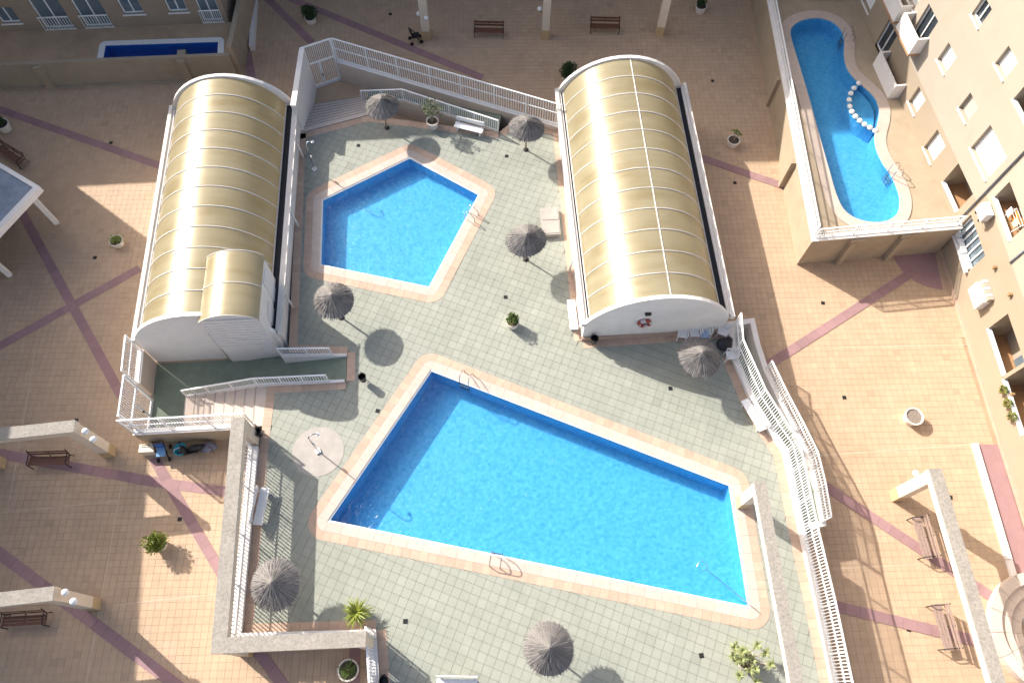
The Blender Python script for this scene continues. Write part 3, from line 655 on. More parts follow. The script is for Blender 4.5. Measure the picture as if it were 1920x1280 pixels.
lamp = root('globe_lamp', (0, 0, 0), 'x', 'lamp', 'globe lamps on the portico posts'); ORI[lamp] = Matrix.Identity(4); lu = []
MB().tube([(-.2, 0, -.16), (-.05, 0, -.19), (0, 0, -.14)], .025, 6).build('bracket', 'black_metal', lamp)
MB().lathe([(.02, -.17), (.075, -.165), (.08, -.12)], 12).build('collar', 'black_metal', lamp)
MB().ball((0, 0, 0), .155, 16, 10).build('globe', 'globe', lamp, smooth=True)
for px, py, z, rz, lab in ((160, 808, 2.5, -.9, 'white globe lamp on the far side of the portico post near the lower left gate'), (175, 823, 2.3, .6, 'white globe lamp on the near side of the portico post near the lower left gate'),
        (122, 1110, 2.5, -.9, 'white globe lamp on the far side of the bottom left portico post'), (138, 1127, 2.9, .6, 'white globe lamp on the near side of the bottom left portico post'),
        (785, 26, .6, 2.6, 'white globe lamp left of the leftmost post at the top edge'), (799, 34, .6, -.9, 'white globe lamp in front of the leftmost post at the top edge'),
        (1012, 17, .8, 2.6, 'white globe lamp beside the middle post at the top edge'), (1717, 887, 1.2, 2.0, 'white globe lamp on the portico post at lower right')):
    p = at(px, py, z); place(lamp, lu, p, rz, lab)

# ------------------------------------------------------------------ apartment blocks
class Facade:
    def __init__(s, rt, O, U): s.rt = rt; s.O = Vector(O); s.U = Vector(U).normalized(); s.N = Vector((-s.U.y, s.U.x))     # N points out of the wall
    def P(s, a, z, d=0.0): q = s.O+s.U*a+s.N*d; return Vector((q.x, q.y, z))
    def wall(s, s0, s1, z0, z1, opens, m, name, depth=.28):
        ss = sorted({s0, s1}|{v for o in opens for v in o[:2] if s0 < v < s1}); zs = sorted({z0, z1}|{v for o in opens for v in o[2:4] if z0 < v < z1}); mb = MB()
        for a, b in zip(ss, ss[1:]):
            for c, d in zip(zs, zs[1:]):
                ms, mz = (a+b)/2, (c+d)/2
                if any(o[0] < ms < o[1] and o[2] < mz < o[3] for o in opens): continue
                mb.add([s.P(a, c), s.P(b, c), s.P(b, d), s.P(a, d)], [(3, 2, 1, 0)])
        for o in opens:
            a, b, c, d = o[:4]; dp = o[4] if len(o) > 4 else depth
            if c >= z1 or d <= z0: continue
            for p, q in (((a, c), (b, c)), ((b, c), (b, d)), ((b, d), (a, d)), ((a, d), (a, c))): mb.add([s.P(*p), s.P(*q), s.P(*q, -dp), s.P(*p, -dp)], [(3, 2, 1, 0)])
        return mb.build(name, m, s.rt)
    def slab(s, a, b, c, d, d0, d1, m, name, parent=None):
        mb = MB(); v = [s.P(x, z, dd) for dd in (d0, d1) for x, z in ((a, c), (b, c), (b, d), (a, d))]
        mb.add(v, [(0, 1, 2, 3), (7, 6, 5, 4), (0, 4, 5, 1), (1, 5, 6, 2), (2, 6, 7, 3), (3, 7, 4, 0)]); return mb.build(name, m, parent or s.rt, fix=True)
    def frame(s, a, b, c, d, t, dep, m, win, mull=(), trans=()):
        for x0, x1, y0, y1 in [(a, a+t, c, d), (b-t, b, c, d), (a+t, b-t, c, c+t), (a+t, b-t, d-t, d)]+[(x-t/2, x+t/2, c+t, d-t) for x in mull]+[(a+t, b-t, y-t/2, y+t/2) for y in trans]:
            s.slab(x0, x1, y0, y1, -dep, -dep+.06, m, 'frame_bar', win)
    def window(s, a, b, c, d, kind, dep=.2):
        if kind in ('shutter', 'grey'):
            m = 'shutter_white' if kind == 'shutter' else 'shutter_grey'; win = s.slab(a+.01, b-.01, c+.01, d-.01, -dep-.05, -dep-.02, m, 'window')
            n = 9
            for k in range(n): s.slab(a+.05, b-.05, c+.04+(d-c-.08)*k/n, c+.04+(d-c-.08)*(k+.88)/n, -dep-.02, -dep, m, 'slat', win)
        else:
            win = s.slab(a+.01, b-.01, c+.01, d-.01, -dep-.05, -dep-.02, 'window_glass_pale' if kind == 'pale' else 'window_glass', 'window')
            s.frame(a+.01, b-.01, c+.01, d-.01, .07, dep, 'white_paint', win, [(a+b)/2])
        s.slab(a-.06, b+.06, c-.07, c-.001, -dep, .07, 'white_wall', 'sill', win); return win
    def recess(s, a, b, c, d, par, dp=1.5, fl=None, wm='facade_tan'):
        """Balcony set into the wall: floor, back, parapet, door."""
        fl = c if fl is None else fl
        s.slab(a+.002, b-.002, c-.05, c+.006, -dp, -.15, 'terracotta_floor', 'balcony_floor'); s.slab(a-.05, b+.05, c-.05, d+.05, -dp-.1, -dp-.002, 'facade_white', 'balcony_back')
        s.slab(a+.3, a+1.2, c+.01, d-.4, -dp, -dp+.04, 'window_glass_pale', 'balcony_door'); s.slab(a+.001, b-.001, c, par, -.14, -.002, wm, 'balcony_parapet'); s.slab(a-.03, b+.03, par+.001, par+.06, -.18, .05, 'white_paint', 'parapet_cap')
    def body(s, s0, s1, z0, z1, dep, m):
        v = [s.P(a, z, -d) for z in (z0, z1) for a, d in ((s0, 0), (s1, 0), (s1, dep), (s0, dep))]
        mb = MB(); mb.add(v, [(0, 3, 7, 4), (3, 2, 6, 7), (2, 1, 5, 6)]); mb.build('side_wall', m, s.rt, fix=False)
        mb = MB(); q = [s.P(a, 0, -d).to_2d() for a, d in ((s0-.2, -.2), (s1+.2, -.2), (s1+.2, dep+.2), (s0-.2, dep+.2))]; mb.prism(q, z1, z1+.35, bottom=True); mb.build('roof', 'roof_grey', s.rt)
ab = root('apartment_block', (25.3, 9.5, PZ), 'white and tan apartment block with balconies along the right side', 'building')
OA, UA = (25.34, 9.52), (-.0505, .9987); OB, UB = (24.67, 22.76), (-.15, .9887)
FA = Facade(ab, OA, UA); FB = Facade(ab, OB, UB)
oa_lo = [(11.9, 14.5, .5, 2.1), (5.75, 8.4, -.35, 2.3, 1.5), (2.6, 5.55, -.35, 2.3, 1.5), (-2.2, .8, -.35, 2.3, 1.5)]
oa_hi = [(11.6, 14.2, 3.7, 5.4, 1.5), (8.4, 9.6, 4.6, 5.9), (4.6, 7.6, 3.75, 5.5, 1.5), (.5, 2.0, 4.6, 5.9), (8.4, 9.6, 7.6, 8.9), (11.4, 13.6, 6.9, 8.7, 1.5), (3.6, 6.2, 6.9, 8.7, 1.5)]
FA.wall(-12, 14.85, PZ, 3.65, oa_lo, 'facade_tan', 'lower_wall'); FA.wall(-12, 14.85, 3.65, 13, oa_hi, 'facade_white', 'upper_wall')
ob_lo = [(8.7, 9.75, 1.5, 2.75), (5.45, 6.65, 1.1, 2.65), (1.95, 4.0, .9, 3.0, 1.6), (13.6, 15.0, .9, 2.9), (17, 18.2, 1.5, 2.7)]
ob_hi = [(8.65, 9.75, 4.8, 6.0), (5.35, 6.4, 4.65, 5.8), (1.95, 4.05, 4.2, 6.0), (5.2, 6.3, 7.9, 9.05), (8.57, 9.55, 8.05, 9.2), (2.4, 4.0, 6.9, 8.9, 1.4), (11.3, 12.7, 3.9, 6.0), (13.5, 14.6, 4.8, 6.0), (17, 18.2, 4.8, 6), (11.5, 12.5, 8, 9.2), (15, 16, 8, 9.2)]
FB.wall(1.52, 24, PZ, 3.0, ob_lo, 'facade_tan', 'lower_wall'); FB.wall(1.52, 24, 3.0, 13, ob_hi, 'facade_white', 'upper_wall')
FB.body(1.52, 24, PZ, 13, 12, 'facade_white'); FA.body(-12, 14.85, PZ, 13, 12, 'facade_white')
w1 = FA.slab(11.95, 14.45, .55, 2.05, -.26, -.22, 'window_glass_pale', 'window'); FA.frame(11.91, 14.49, .52, 2.09, .08, .2, 'white_paint', w1, [12.4, 12.85, 13.3, 13.75, 14.1])
for k in range(5): FA.slab(11.95+k*.5, 12.38+k*.5, .57, .72, -.15, .12, 'white_paint', 'planter_box', w1)
for a, b, c, d in ((11.85, 14.55, .4, .5),): FA.slab(a, b, c, d, -.2, .2, 'white_paint', 'sill', w1)
FA.recess(5.75, 8.4, -.35, 2.3, .52); FA.recess(2.6, 5.55, -.35, 2.3, .45); FA.recess(-2.2, .8, -.35, 2.3, .5); [FA.recess(*q_, wm='facade_white') for q_ in ((11.6, 14.2, 3.7, 5.4, 4.0), (4.6, 7.6, 3.75, 5.5, 4.6), (11.4, 13.6, 6.9, 8.7, 7.8), (3.6, 6.2, 6.9, 8.7, 7.8))]
for a, b, c, d, kd in ((8.4, 9.6, 4.6, 5.9, 'shutter'), (.5, 2.0, 4.6, 5.9, 'shutter'), (8.4, 9.6, 7.6, 8.9, 'shutter')): FA.window(a, b, c, d, kd)
for a, b, c, d, kd in ((8.7, 9.75, 1.5, 2.75, 'shutter'), (5.45, 6.65, 1.1, 2.65, 'shutter'), (8.65, 9.75, 4.8, 6.0, 'shutter'), (5.35, 6.4, 4.65, 5.8, 'grey'), (1.95, 4.05, 4.2, 6.0, 'shutter'), (5.2, 6.3, 7.9, 9.05, 'shutter'), (8.57, 9.55, 8.05, 9.2, 'glass'),
        (11.3, 12.7, 3.9, 6.0, 'glass'), (13.5, 14.6, 4.8, 6.0, 'shutter'), (17, 18.2, 4.8, 6, 'shutter'), (11.5, 12.5, 8, 9.2, 'shutter'), (15, 16, 8, 9.2, 'glass'), (13.6, 15.0, .9, 2.9, 'glass'), (17, 18.2, 1.5, 2.7, 'shutter')): FB.window(a, b, c, d, kd)
FB.recess(1.95, 4.0, .9, 3.0, 1.3, 1.6); FB.recess(2.4, 4.0, 6.9, 8.9, 7.8, 1.4, wm='facade_white')
mb = MB(); mb.tube([FA.P(14.8, z, .07) for z in (PZ, 4, 8, 12.8)], .06, 8); mb.build('downpipe', 'roof_grey', ab, smooth=True)
mb = MB(); mb.tube([FA.P(10.55, z, .05) for z in (3.66, 5, 8, 12.8)], .05, 8); mb.build('downpipe', 'roof_grey', ab, smooth=True)
FA.slab(-12, 14.85, PZ+.001, PZ+.25, 0, .1, 'peach_tile', 'plinth'); set_tone(ab.children[-1].data, .5)
for (x0, y0), (x1, y1), zt, fl, lab in (((1716, 22), (1745, 73), 4.95, 3.9, ''), ((1670, 95), (1701, 160), 1.95, .9, ''), ((1688, -40), (1712, 12), 4.95, 3.9, '')):
    p, q = at2(x0, y0, zt), at2(x1, y1, zt); sp, sq = (p-FB.O).dot(FB.U), (q-FB.O).dot(FB.U); dd = max(.7, ((p-FB.O).dot(FB.N)+(q-FB.O).dot(FB.N))/2); sp, sq = max(sp, sq), min(sp, sq)
    bl = FB.slab(sq, sp, fl-.15, fl, .01, dd, 'terracotta_floor', 'balcony')
    FB.slab(sq, sp, fl+.001, zt, dd-.12, dd, 'white_wall', 'balcony_front', bl)
    for u in (sq, sp-.12): FB.slab(u, u+.12, fl+.001, zt, .01, dd-.121, 'white_wall', 'balcony_side', bl)
# small fittings on the facade
for a, z in ((10.9, 2.6), (4.6, .9), (2.0, 2.6), (9.1, 3.0)):
    mb = MB(); mb.box(FA.P(a, z, .1), (.16, .12, .2)); mb.build('wall_lamp', 'rust_metal', ab)
ac = root('air_conditioner', FA.P(10.1, .5, .0), 'white air conditioning unit with a small striped cover on the right-hand block', 'air conditioner')
FA2 = Facade(ac, OA, UA); u_ = FA2.slab(9.5, 10.7, .65, 1.45, .03, .45, 'plastic_white', 'casing')
for k in range(6): FA2.slab(9.5+k*.2, 9.68+k*.2, 1.46, 1.75, .02, .3, 'plastic_rose' if k % 2 else 'facade_white', 'awning_strip')
ac = root('air_conditioner', FA.P(13.9, 3.3, 0), 'plain white air conditioning unit below the balcony with laundry', 'air conditioner')
FA2 = Facade(ac, OA, UA); FA2.slab(13.3, 14.1, 3.2, 3.8, .1, .5, 'plastic_white', 'casing'); FA2.slab(13.4, 13.5, 3.05, 3.2, .0, .5, 'black_metal', 'bracket'); FA2.slab(13.9, 14.0, 3.05, 3.2, .0, .5, 'black_metal', 'bracket')
rk = root('laundry_rack', FA.P(12.6, 3.72, -.7), 'drying rack with orange and yellow laundry on a balcony of the right-hand block', 'laundry rack')
FA2 = Facade(rk, OA, UA)
for a in (12.2, 13.2): MB().tube([FA.P(a, 3.72, -.3), FA.P(a, 4.5, -.6), FA.P(a, 3.72, -1.0)], .02, 5).build('rack_leg', 'white_paint', rk)
for d in (.35, .5, .65, .8): MB().tube([FA.P(12.15, 4.45, -d), FA.P(13.25, 4.45, -d)], .012, 5).build('rack_bar', 'white_paint', rk)
for k, (a, m) in enumerate(((12.75, 'orange'), (12.35, 'yellow_cloth'), (13.0, 'plastic_white'))): FA2.slab(a, a+.34, 4.0, 4.47, -.6+.1*k, -.58+.1*k, m, 'cloth')

# raised terrace with the kidney pool on the right
TZL = .9
ter = root('raised_terrace', (16.45, 22.95, PZ), 'raised tan terrace carrying the curved pool at upper right', 'terrace')
KO = [at2(x, y, TZL) for x, y in ((1481, 66), (1488, 47), (1508, 37), (1535, 34), (1560, 41), (1577, 56), (1584, 78), (1583, 102), (1588, 127), (1601, 146), (1622, 165), (1640, 183), (1649, 205), (1647, 228), (1641, 252), (1643, 277), (1655, 305), (1670, 327), (1682, 352), (1688, 377), (1683, 401), (1664, 415), (1635, 418), (1605, 411), (1581, 394), (1566, 363), (1553, 318), (1535, 255), (1515, 182), (1495, 115))]
if area2(KO) < 0: KO.reverse()
def smooth_loop(p, k=3):
    out = []; n = len(p)
    for i in range(n):
        a, b, c, d = p[i-1], p[i], p[(i+1) % n], p[(i+2) % n]
        for q in range(k):
            t = q/k; out.append(.5*((2*b)+(c-a)*t+(2*a-5*b+4*c-d)*t*t+(3*b-a-3*c+d)*t**3))
    return out
KO = smooth_loop(KO, 3)
TOP = V2((16.45, 22.95), (24.52, 24.0), (23.2, 33), (21.6, 44), (16.2, 44))
lp = [[Vector((p.x, p.y, 0)) for p in TOP], [Vector((p.x, p.y, 0)) for p in inset(KO, .01)]]; fl_ = [p for l in lp for p in l]; mb = MB(); mb.v = [(p.x, p.y, TZL) for p in fl_]
for t_ in tessellate_polygon(lp):
    a, b, c = (fl_[i] for i in t_); mb.f.append(t_ if (b-a).cross(c-a).z > 0 else t_[::-1])
mb.build('terrace_floor', 'tan_wall', ter)
mb = MB(); mb.prism(V2((16.2, 22.68), (24.5, 23.72), (24.5, 23.98), (16.45, 22.95)), PZ, 1.28); mb.build('front_wall', 'tan_wall', ter)
mb = MB(); mb.prism(V2((16.2, 22.68), (16.45, 22.95), (16.2, 44), (15.95, 44)), PZ, 1.28); mb.build('left_wall', 'tan_wall', ter)
mb = MB(); mb.prism(V2((16.1, 22.55), (24.5, 23.6), (24.5, 24.02), (16.5, 22.99)), 1.281, 1.36, bottom=True); mb.build('wall_cap', 'white_wall', ter)
mb = MB(); mb.prism(V2((16.1, 22.55), (16.5, 22.99), (16.24, 44), (15.85, 44)), 1.283, 1.363, bottom=True); mb.build('wall_cap', 'white_wall', ter)
for x in (18.55, 21.4):
    y = 22.68+(x-16.2)*.125; mb = MB(); mb.box((x, y-.14, (PZ+1.0)/2), (.3, .28, 1.0-PZ), .125); mb.build('buttress', 'tan_wall', ter); mb = MB(); mb.box((x+.2, y-.1, 1.12), (.9, .2, .24), .125); mb.build('buttress_head', 'tan_wall', ter)
for y in (28.2, 34.5): mb = MB(); mb.box((16.02, y, (PZ+1.0)/2), (.34, .3, 1.0-PZ)); mb.build('buttress', 'tan_wall', ter)
railing(V2((16.3, 22.8), (24.3, 23.84)), 1.36, .8, 'low white railing along the front of the raised terrace', sp=.15)
railing(V2((16.28, 23.0), (16.05, 42.5)), 1.365, .8, 'low white railing along the left side of the raised terrace', sp=.15)
kp = root('kidney_pool', (*(sum(KO, Vector((0, 0)))/len(KO)), TZL), 'curved kidney-shaped pool on the raised terrace beside the apartments', 'pool')
n_k = len(KO); nk = []
for i in range(n_k): e = (KO[(i+1) % n_k]-KO[i-1]).normalized(); nk.append(Vector((e.y, -e.x)))
kd = TZL-1.0; mb = MB()
for i in range(n_k): j = (i+1) % n_k; mb.add([(*KO[j], kd), (*KO[i], kd), (*KO[i], TZL), (*KO[j], TZL)], [(0, 1, 2, 3)])
mb.build('basin_wall', 'pool_painted_ripple', kp)
mb = MB(); mb.prism(KO, kd-.1, kd); mb.build('basin_floor', 'pool_painted_ripple', kp)
kw = [p-n*.004 for p, n in zip(KO, nk)]; mb = MB(); mb.v = [(*p, TZL-.12) for p in kw]
mb.f = [t if (kw[t[1]]-kw[t[0]]).to_3d().cross((kw[t[2]]-kw[t[0]]).to_3d()).z > 0 else t[::-1] for t in tessellate_polygon([[p.to_3d() for p in kw]])]; mb.build('water', 'water', kp)
for i in range(0, n_k, 2):
    ii = [(i+q) % n_k for q in (0, 1, 2)]; mb = MB(); mb.prism([KO[q]-nk[q]*.03 for q in ii]+[KO[q]+nk[q]*.62 for q in reversed(ii)], TZL-.02, TZL+.05+.0015*(i % 3)); o = mb.build('coping_stone', 'coping_stone', kp); set_tone(o.data, random.random())
ARC = [at2(x, y, TZL) for x, y in ((1610, 157), (1601, 166), (1595, 176), (1592, 188), (1593, 200), (1597, 210), (1604, 219), (1612, 227), (1621, 234), (1631, 240), (1641, 246))]
mb = MB(); sh = [at2(x, y, TZL) for x, y in ((1643, 228), (1645, 205), (1637, 185), (1622, 168))]; mb.prism(ARC+sh, kd, TZL-.42); mb.build('shallow_floor', 'pool_painted_ripple', kp)
st_ = []
for i, p in enumerate(ARC): st_.append(MB().ball((*p, TZL+.02), .165, 12, 8, (1, 1, .8)).build('round_stone', 'white_wall', kp, smooth=True))
A2 = off_line(ARC, .0); mb = MB(); L_, R_ = off_line(ARC, .09), off_line(ARC, -.09)
for i in range(len(ARC)-1): mb.prism([L_[i], L_[i+1], R_[i+1], R_[i]], kd, TZL-.1)
mb.build('divider_wall', 'pool_painted_ripple', kp)

# terrace, pool and block at upper left
TL = .6
ub = root('apartment_block', (-32.8, 37.3, PZ), 'ochre apartment block with white grilles in the upper left corner', 'building')
UT = Vector((.9958, .0913)); OT = Vector((-32.79, 37.29)); FT = Facade(ub, OT, (-UT.x, -UT.y))     # s runs to the left
win_t = [(8.1, 9.4, 1.5, 3.0), (10.9, 12.1, 1.5, 3.0), (5.4, 7.1, .65, 3.3), (2.9, 4.7, .65, 3.3), (.5, 1.7, 1.2, 2.4), (12.75, 14.0, .68, 3.2)]
opens = [(-b, -a, c, d) for a, b, c, d in win_t]
up_ = [(-12.1+3.2*k, -10.9+3.2*k, zz, zz+1.3) for k in range(10) for zz in (4.6, 7.2)]
FT.wall(-14.3, 22, PZ, 3.6, opens, 'facade_ochre', 'lower_wall'); FT.wall(-14.3, 22, 3.6, 9.1, up_, 'facade_ochre', 'upper_wall'); FT.body(-14.3, 22, PZ, 9.1, 10, 'facade_ochre')
for k, o_ in enumerate(opens):
    wn = FT.window(*o_, 'pale')
    if k in (2, 3, 5):
        for q in range(11): a = o_[0]+(o_[1]-o_[0])*q/10; FT.slab(a-.015, a+.015, .7, 1.6, .1, .13, 'white_paint', 'grille_bar', wn)
        FT.slab(o_[0]-.03, o_[1]+.03, 1.6, 1.66, .09, .14, 'white_paint', 'grille_rail', wn)
for o_ in up_: FT.window(*o_, 'pale')
t2 = root('lower_terrace', (-32, 34.7, PZ), 'shaded terrace with a tan buttressed wall in the upper left corner', 'terrace')
E0, E1 = Vector((-45, 33.57)), Vector((-18.05, 35.93)); PW = [at2(x, y, TL) for x, y in ((194, 109), (408, 101), (409, 79), (198, 86))]
lp = [[q.to_3d() for q in (E0, E1, Vector((-18.3, 38.6)), Vector((-45, 36.2)))], [q.to_3d() for q in PW]]; fl_ = [p for l in lp for p in l]; mb = MB(); mb.v = [(p.x, p.y, TL) for p in fl_]
for t_ in tessellate_polygon(lp):
    a, b, c = (fl_[i] for i in t_); mb.f.append(t_ if (b-a).cross(c-a).z > 0 else t_[::-1])
mb.build('terrace_floor', 'plaza_joint', t2)
e_ = (E1-E0).normalized(); en = Vector((e_.y, -e_.x)); mb = MB(); mb.prism([E0, E1, E1+en*.25, E0+en*.25], PZ, TL+.05); mb.build('front_wall', 'tan_wall', t2)
mb = MB(); mb.prism(V2((-18.05, 35.9), (-17.75, 35.9), (-17.95, 47), (-18.25, 47)), PZ, TL+.55); mb.build('side_wall', 'tan_wall', t2)
for x, y in ((99, 160), (358, 148)):
    p = at2(x, y, PZ); mb = MB(); mb.box((p.x, p.y+.15, (PZ+TL)/2-.05), (.5, 1.0, TL-PZ-.1), .09); mb.build('buttress', 'tan_wall', t2)
mb = MB(); mb.prism([E0+en*.25, E1+en*.25, E1+en*.4, E0+en*.4], PZ, PZ+.12); mb.build('foot_strip', 'tan_wall', t2)
tp = root('terrace_pool', (*PW[0], TL), 'narrow dark blue pool with a pale rim on the shaded upper left terrace', 'pool')
if area2(PW) < 0: PW.reverse()
mb = MB()
for i in range(4): j = (i+1) % 4; mb.add([(*PW[j], TL-.9), (*PW[i], TL-.9), (*PW[i], TL), (*PW[j], TL)], [(0, 1, 2, 3)])
mb.build('basin_wall', 'pool_tile_dark', tp); MB().add([(*p, TL-.9) for p in PW], [(0, 1, 2, 3)]).build('basin_floor', 'pool_tile_dark', tp); MB().add([(*p, TL-.12) for p in inset(PW, .004)], [(0, 1, 2, 3)]).build('water', 'water', tp)
coping(tp, PW, .0, .38, TL-.02, TL+.02, 'pool_rim', 'coping_stone', .8, skip=[min(range(4), key=lambda i: PW[i].y+PW[(i+1) % 4].y)])
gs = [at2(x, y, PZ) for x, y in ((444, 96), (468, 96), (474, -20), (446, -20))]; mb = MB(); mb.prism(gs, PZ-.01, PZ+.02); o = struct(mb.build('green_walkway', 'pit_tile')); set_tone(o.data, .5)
wall_run([at2(470, 96, PZ), at2(478, -25, PZ)], -.3, PZ, PZ+.45, 'white_wall', 'low_wall', 'low white wall beside the green walkway at the top left', cap=False)
# blocks that stand outside the picture and shade the plaza
def far_block(O, U, s1, ztop, label, name='apartment_block', dep=12):
    rt = root(name, (*O, PZ), label, 'building'); F = Facade(rt, O, U)
    op = [(1.2+3.4*k, 2.5+3.4*k, z, z+1.3) for k in range(int((s1-1)/3.4)) for z in np.arange(.2, ztop-2, 3.0)]
    F.wall(0, s1, PZ, ztop, op, 'facade_tan', 'front_wall'); F.body(0, s1, PZ, ztop, dep, 'facade_tan')
    for o_ in op: F.slab(o_[0]+.01, o_[1]-.01, o_[2]+.01, o_[3]-.01, -.26, -.2, 'window_glass', 'window')
    return rt
far_block((40, 48.2), (-1, -.045), 70, 16.4, 'tall apartment block beyond the top edge that shades the upper plaza')
far_block((-36.1, 33.9), (.168, -1), 56, 10.7, 'apartment block beyond the left edge that shades the left plaza')
# flat-roofed pavilion at the left edge
pc = Vector((-25.85, 24.52)); d1 = Vector((-.865, .502)); d2 = Vector((-.43, -.903)).normalized(); pv = root('pavilion', (*pc, PZ), 'flat grey pavilion roof with a white edge at the left border', 'pavilion')
q = [pc, pc+d1*6, pc+d1*6+d2*5, pc+d2*5]; cq = sum(q, Vector((0, 0)))/4
mb = MB(); mb.prism([p.lerp(cq, .1) for p in q], 1.7, 1.93, bottom=True); mb.build('roof_field', 'roof_grey', pv)
for i in range(4): a, b = q[i], q[(i+1) % 4]; mb = MB(); mb.prism([a, b, b.lerp(cq, .1), a.lerp(cq, .1)], 1.6, 2.02, bottom=True); mb.build('roof_edge', 'white_wall', pv)
for p in q: r_ = p.lerp(cq, .22); mb = MB(); mb.box((r_.x, r_.y, (PZ+1.6)/2), (.25, .25, 1.6-PZ), .5); mb.build('column', 'white_wall', pv)
# round stepped bench ring at the right edge
rc = at2(1962, 1188, PZ); rs_ = root('round_steps', (*rc, PZ), 'round pale stone steps cut off by the right edge', 'steps')
for r0, r1, zt in ((2.25, 2.75, PZ+.45), (1.75, 2.24, PZ+.3), (1.2, 1.74, PZ+.15)):
    for k in range(16):
        aa = np.linspace(k*math.pi/8+.004, (k+1)*math.pi/8-.004, 4); mb = MB(); mb.prism([rc+Vector((math.cos(a), math.sin(a)))*r1 for a in aa]+[rc+Vector((math.cos(a), math.sin(a)))*r0 for a in reversed(aa)], PZ, zt); o = mb.build('ring_stone', 'step_stone', rs_); set_tone(o.data, random.random())

# ------------------------------------------------------------------ thatched parasols
def straw_canopy(seed):
    rnd = random.Random(seed); mb = MB(); n = 30
    mb.lathe([(.02, .58), (.25, .46), (.6, .24), (.97, .0), (.93, -.04), (.5, .22), (.02, .5)], n)
    for layer, (r0, r1, cnt) in enumerate(((.5, 1.02, 330), (.25, .8, 240), (.03, .5, 130))):
        for k in range(cnt):
            a = 2*math.pi*(k+rnd.uniform(-.4, .4))/cnt; wd = rnd.uniform(.008, .017); e = r1+rnd.uniform(-.06, .05); s0 = max(.01, r0+rnd.uniform(-.05, .05)); lift = .012+.014*layer+rnd.uniform(0, .02)
            f = lambda r: .58-.6*r+(.02 if r < .1 else 0)
            ca, sa = math.cos(a), math.sin(a); tx, ty = -sa*wd, ca*wd; a2 = a+rnd.uniform(-.06, .06); cb, sb = math.cos(a2), math.sin(a2)
            mb.add([(s0*ca-tx*.6, s0*sa-ty*.6, f(s0)+lift), (s0*ca+tx*.6, s0*sa+ty*.6, f(s0)+lift), (e*cb+tx*.5, e*sb+ty*.5, f(e)+lift-rnd.uniform(.0, .05)), (e*cb-tx*.5, e*sb-ty*.5, f(e)+lift-.01)], [(0, 1, 2, 3)])
    return mb
par = root('thatched_parasol', (0, 0, 0), 'x', 'parasol', 'thatched parasols on the pool deck'); ORI[par] = Matrix.Identity(4); pu = []
cn = straw_canopy(3); cn.v = [(x, y, z+1.86) for x, y, z in cn.v]; cn.build('thatch_canopy', 'straw', par)
MB().tube([(0, 0, 0), (0, 0, 2.4)], .045, 8).build('pole', 'pole_wood', par, smooth=True)
MB().lathe([(.0, 2.5), (.05, 2.47), (.085, 2.38), (.10, 2.28)], 10).build('finial', 'straw', par)
for k in range(6): a = k*math.pi/3; MB().tube([(0, 0, 2.3), (.85*math.cos(a), .85*math.sin(a), 1.86)], .015, 4).build('rib', 'pole_wood', par)
MB().lathe([(.16, 0), (.16, .03), (.05, .06)], 12).build('base', 'black_metal', par)
for i, (px, py, sc, lab) in enumerate(((714, 186, 1.0, 'thatched parasol in front of the upper left stairs'), (988, 227, 1.02, 'thatched parasol at the right end of the upper ramp'), (988, 437, 1.07, 'thatched parasol between the small pool and the right building'),
        (621, 551, 1.06, 'thatched parasol at the lower left corner of the small pool'), (1318, 659, 1.08, 'thatched parasol over the white chairs by the right building'), (507, 1091, 1.1, 'thatched parasol beside the striped railing shadow at lower left'), (1031, 1213, 1.08, 'thatched parasol nearest the bottom edge, below the large pool'))):
    p = at(px, py, 2.45*sc); p.z = 0; pr_ = place(par, pu, p, i*1.37, lab, scale=(sc, sc, 1+(sc-1)*.5))
    if i:
        cn = straw_canopy(20+i); r_ = random.Random(60+i); k1, k2, ph = r_.uniform(.02, .05), r_.uniform(.01, .03), r_.uniform(0, 6)
        cn.v = [(x*(1+k1*math.sin(2*math.atan2(y, x)+ph)), y*(1+k1*math.sin(2*math.atan2(y, x)+ph)), z+1.86+k2*math.sin(3*math.atan2(y, x)+ph)*math.hypot(x, y)) for x, y, z in cn.v]
        [c_ for c_ in pr_.children if c_.name.startswith('thatch')][0].data = mesh_of(cn, 'thatch_canopy', 'straw')

# ------------------------------------------------------------------ benches
bench = root('bench', (0, 0, 0), 'x', 'bench', 'wooden plaza benches'); ORI[bench] = Matrix.Identity(4); bu = []; BLn = 2.0
def bench_build(rt, wood):
    for y in (-.2, -.05, .1): MB().box((0, y, .44), (BLn, .13, .035)).build('seat_slat', wood, rt)
    for z, y in ((.62, .26), (.8, .31)): MB().bar((-BLn/2, y, z), (BLn/2, y, z), .035, .14).build('back_slat', wood, rt)
    for x in (-BLn/2+.06, BLn/2-.06):
        MB().tube([(x, -.32, 0), (x, -.3, .62), (x, -.26, .66), (x, .22, .66)], .026, 6).build('arm', 'black_metal', rt)
        MB().tube([(x, .3, 0), (x, .22, .44), (x, .36, .92)], .026, 6).build('back_leg', 'black_metal', rt)
        MB().tube([(x, -.3, .4), (x, .22, .4)], .022, 6).build('side_bar', 'black_metal', rt)
    MB().box((0, 0, .405), (.05, .5, .03)).build('centre_bar', 'black_metal', rt); MB().box((0, .31, .71), (.05, .03, .36)).build('back_bar', 'black_metal', rt)
bench_build(bench, 'bench_wood')
bench2 = root('bench', (0, 0, 0), 'x', 'bench', 'wooden plaza benches'); ORI[bench2] = Matrix.Identity(4); bu2 = []; bench_build(bench2, 'bench_wood_pale')
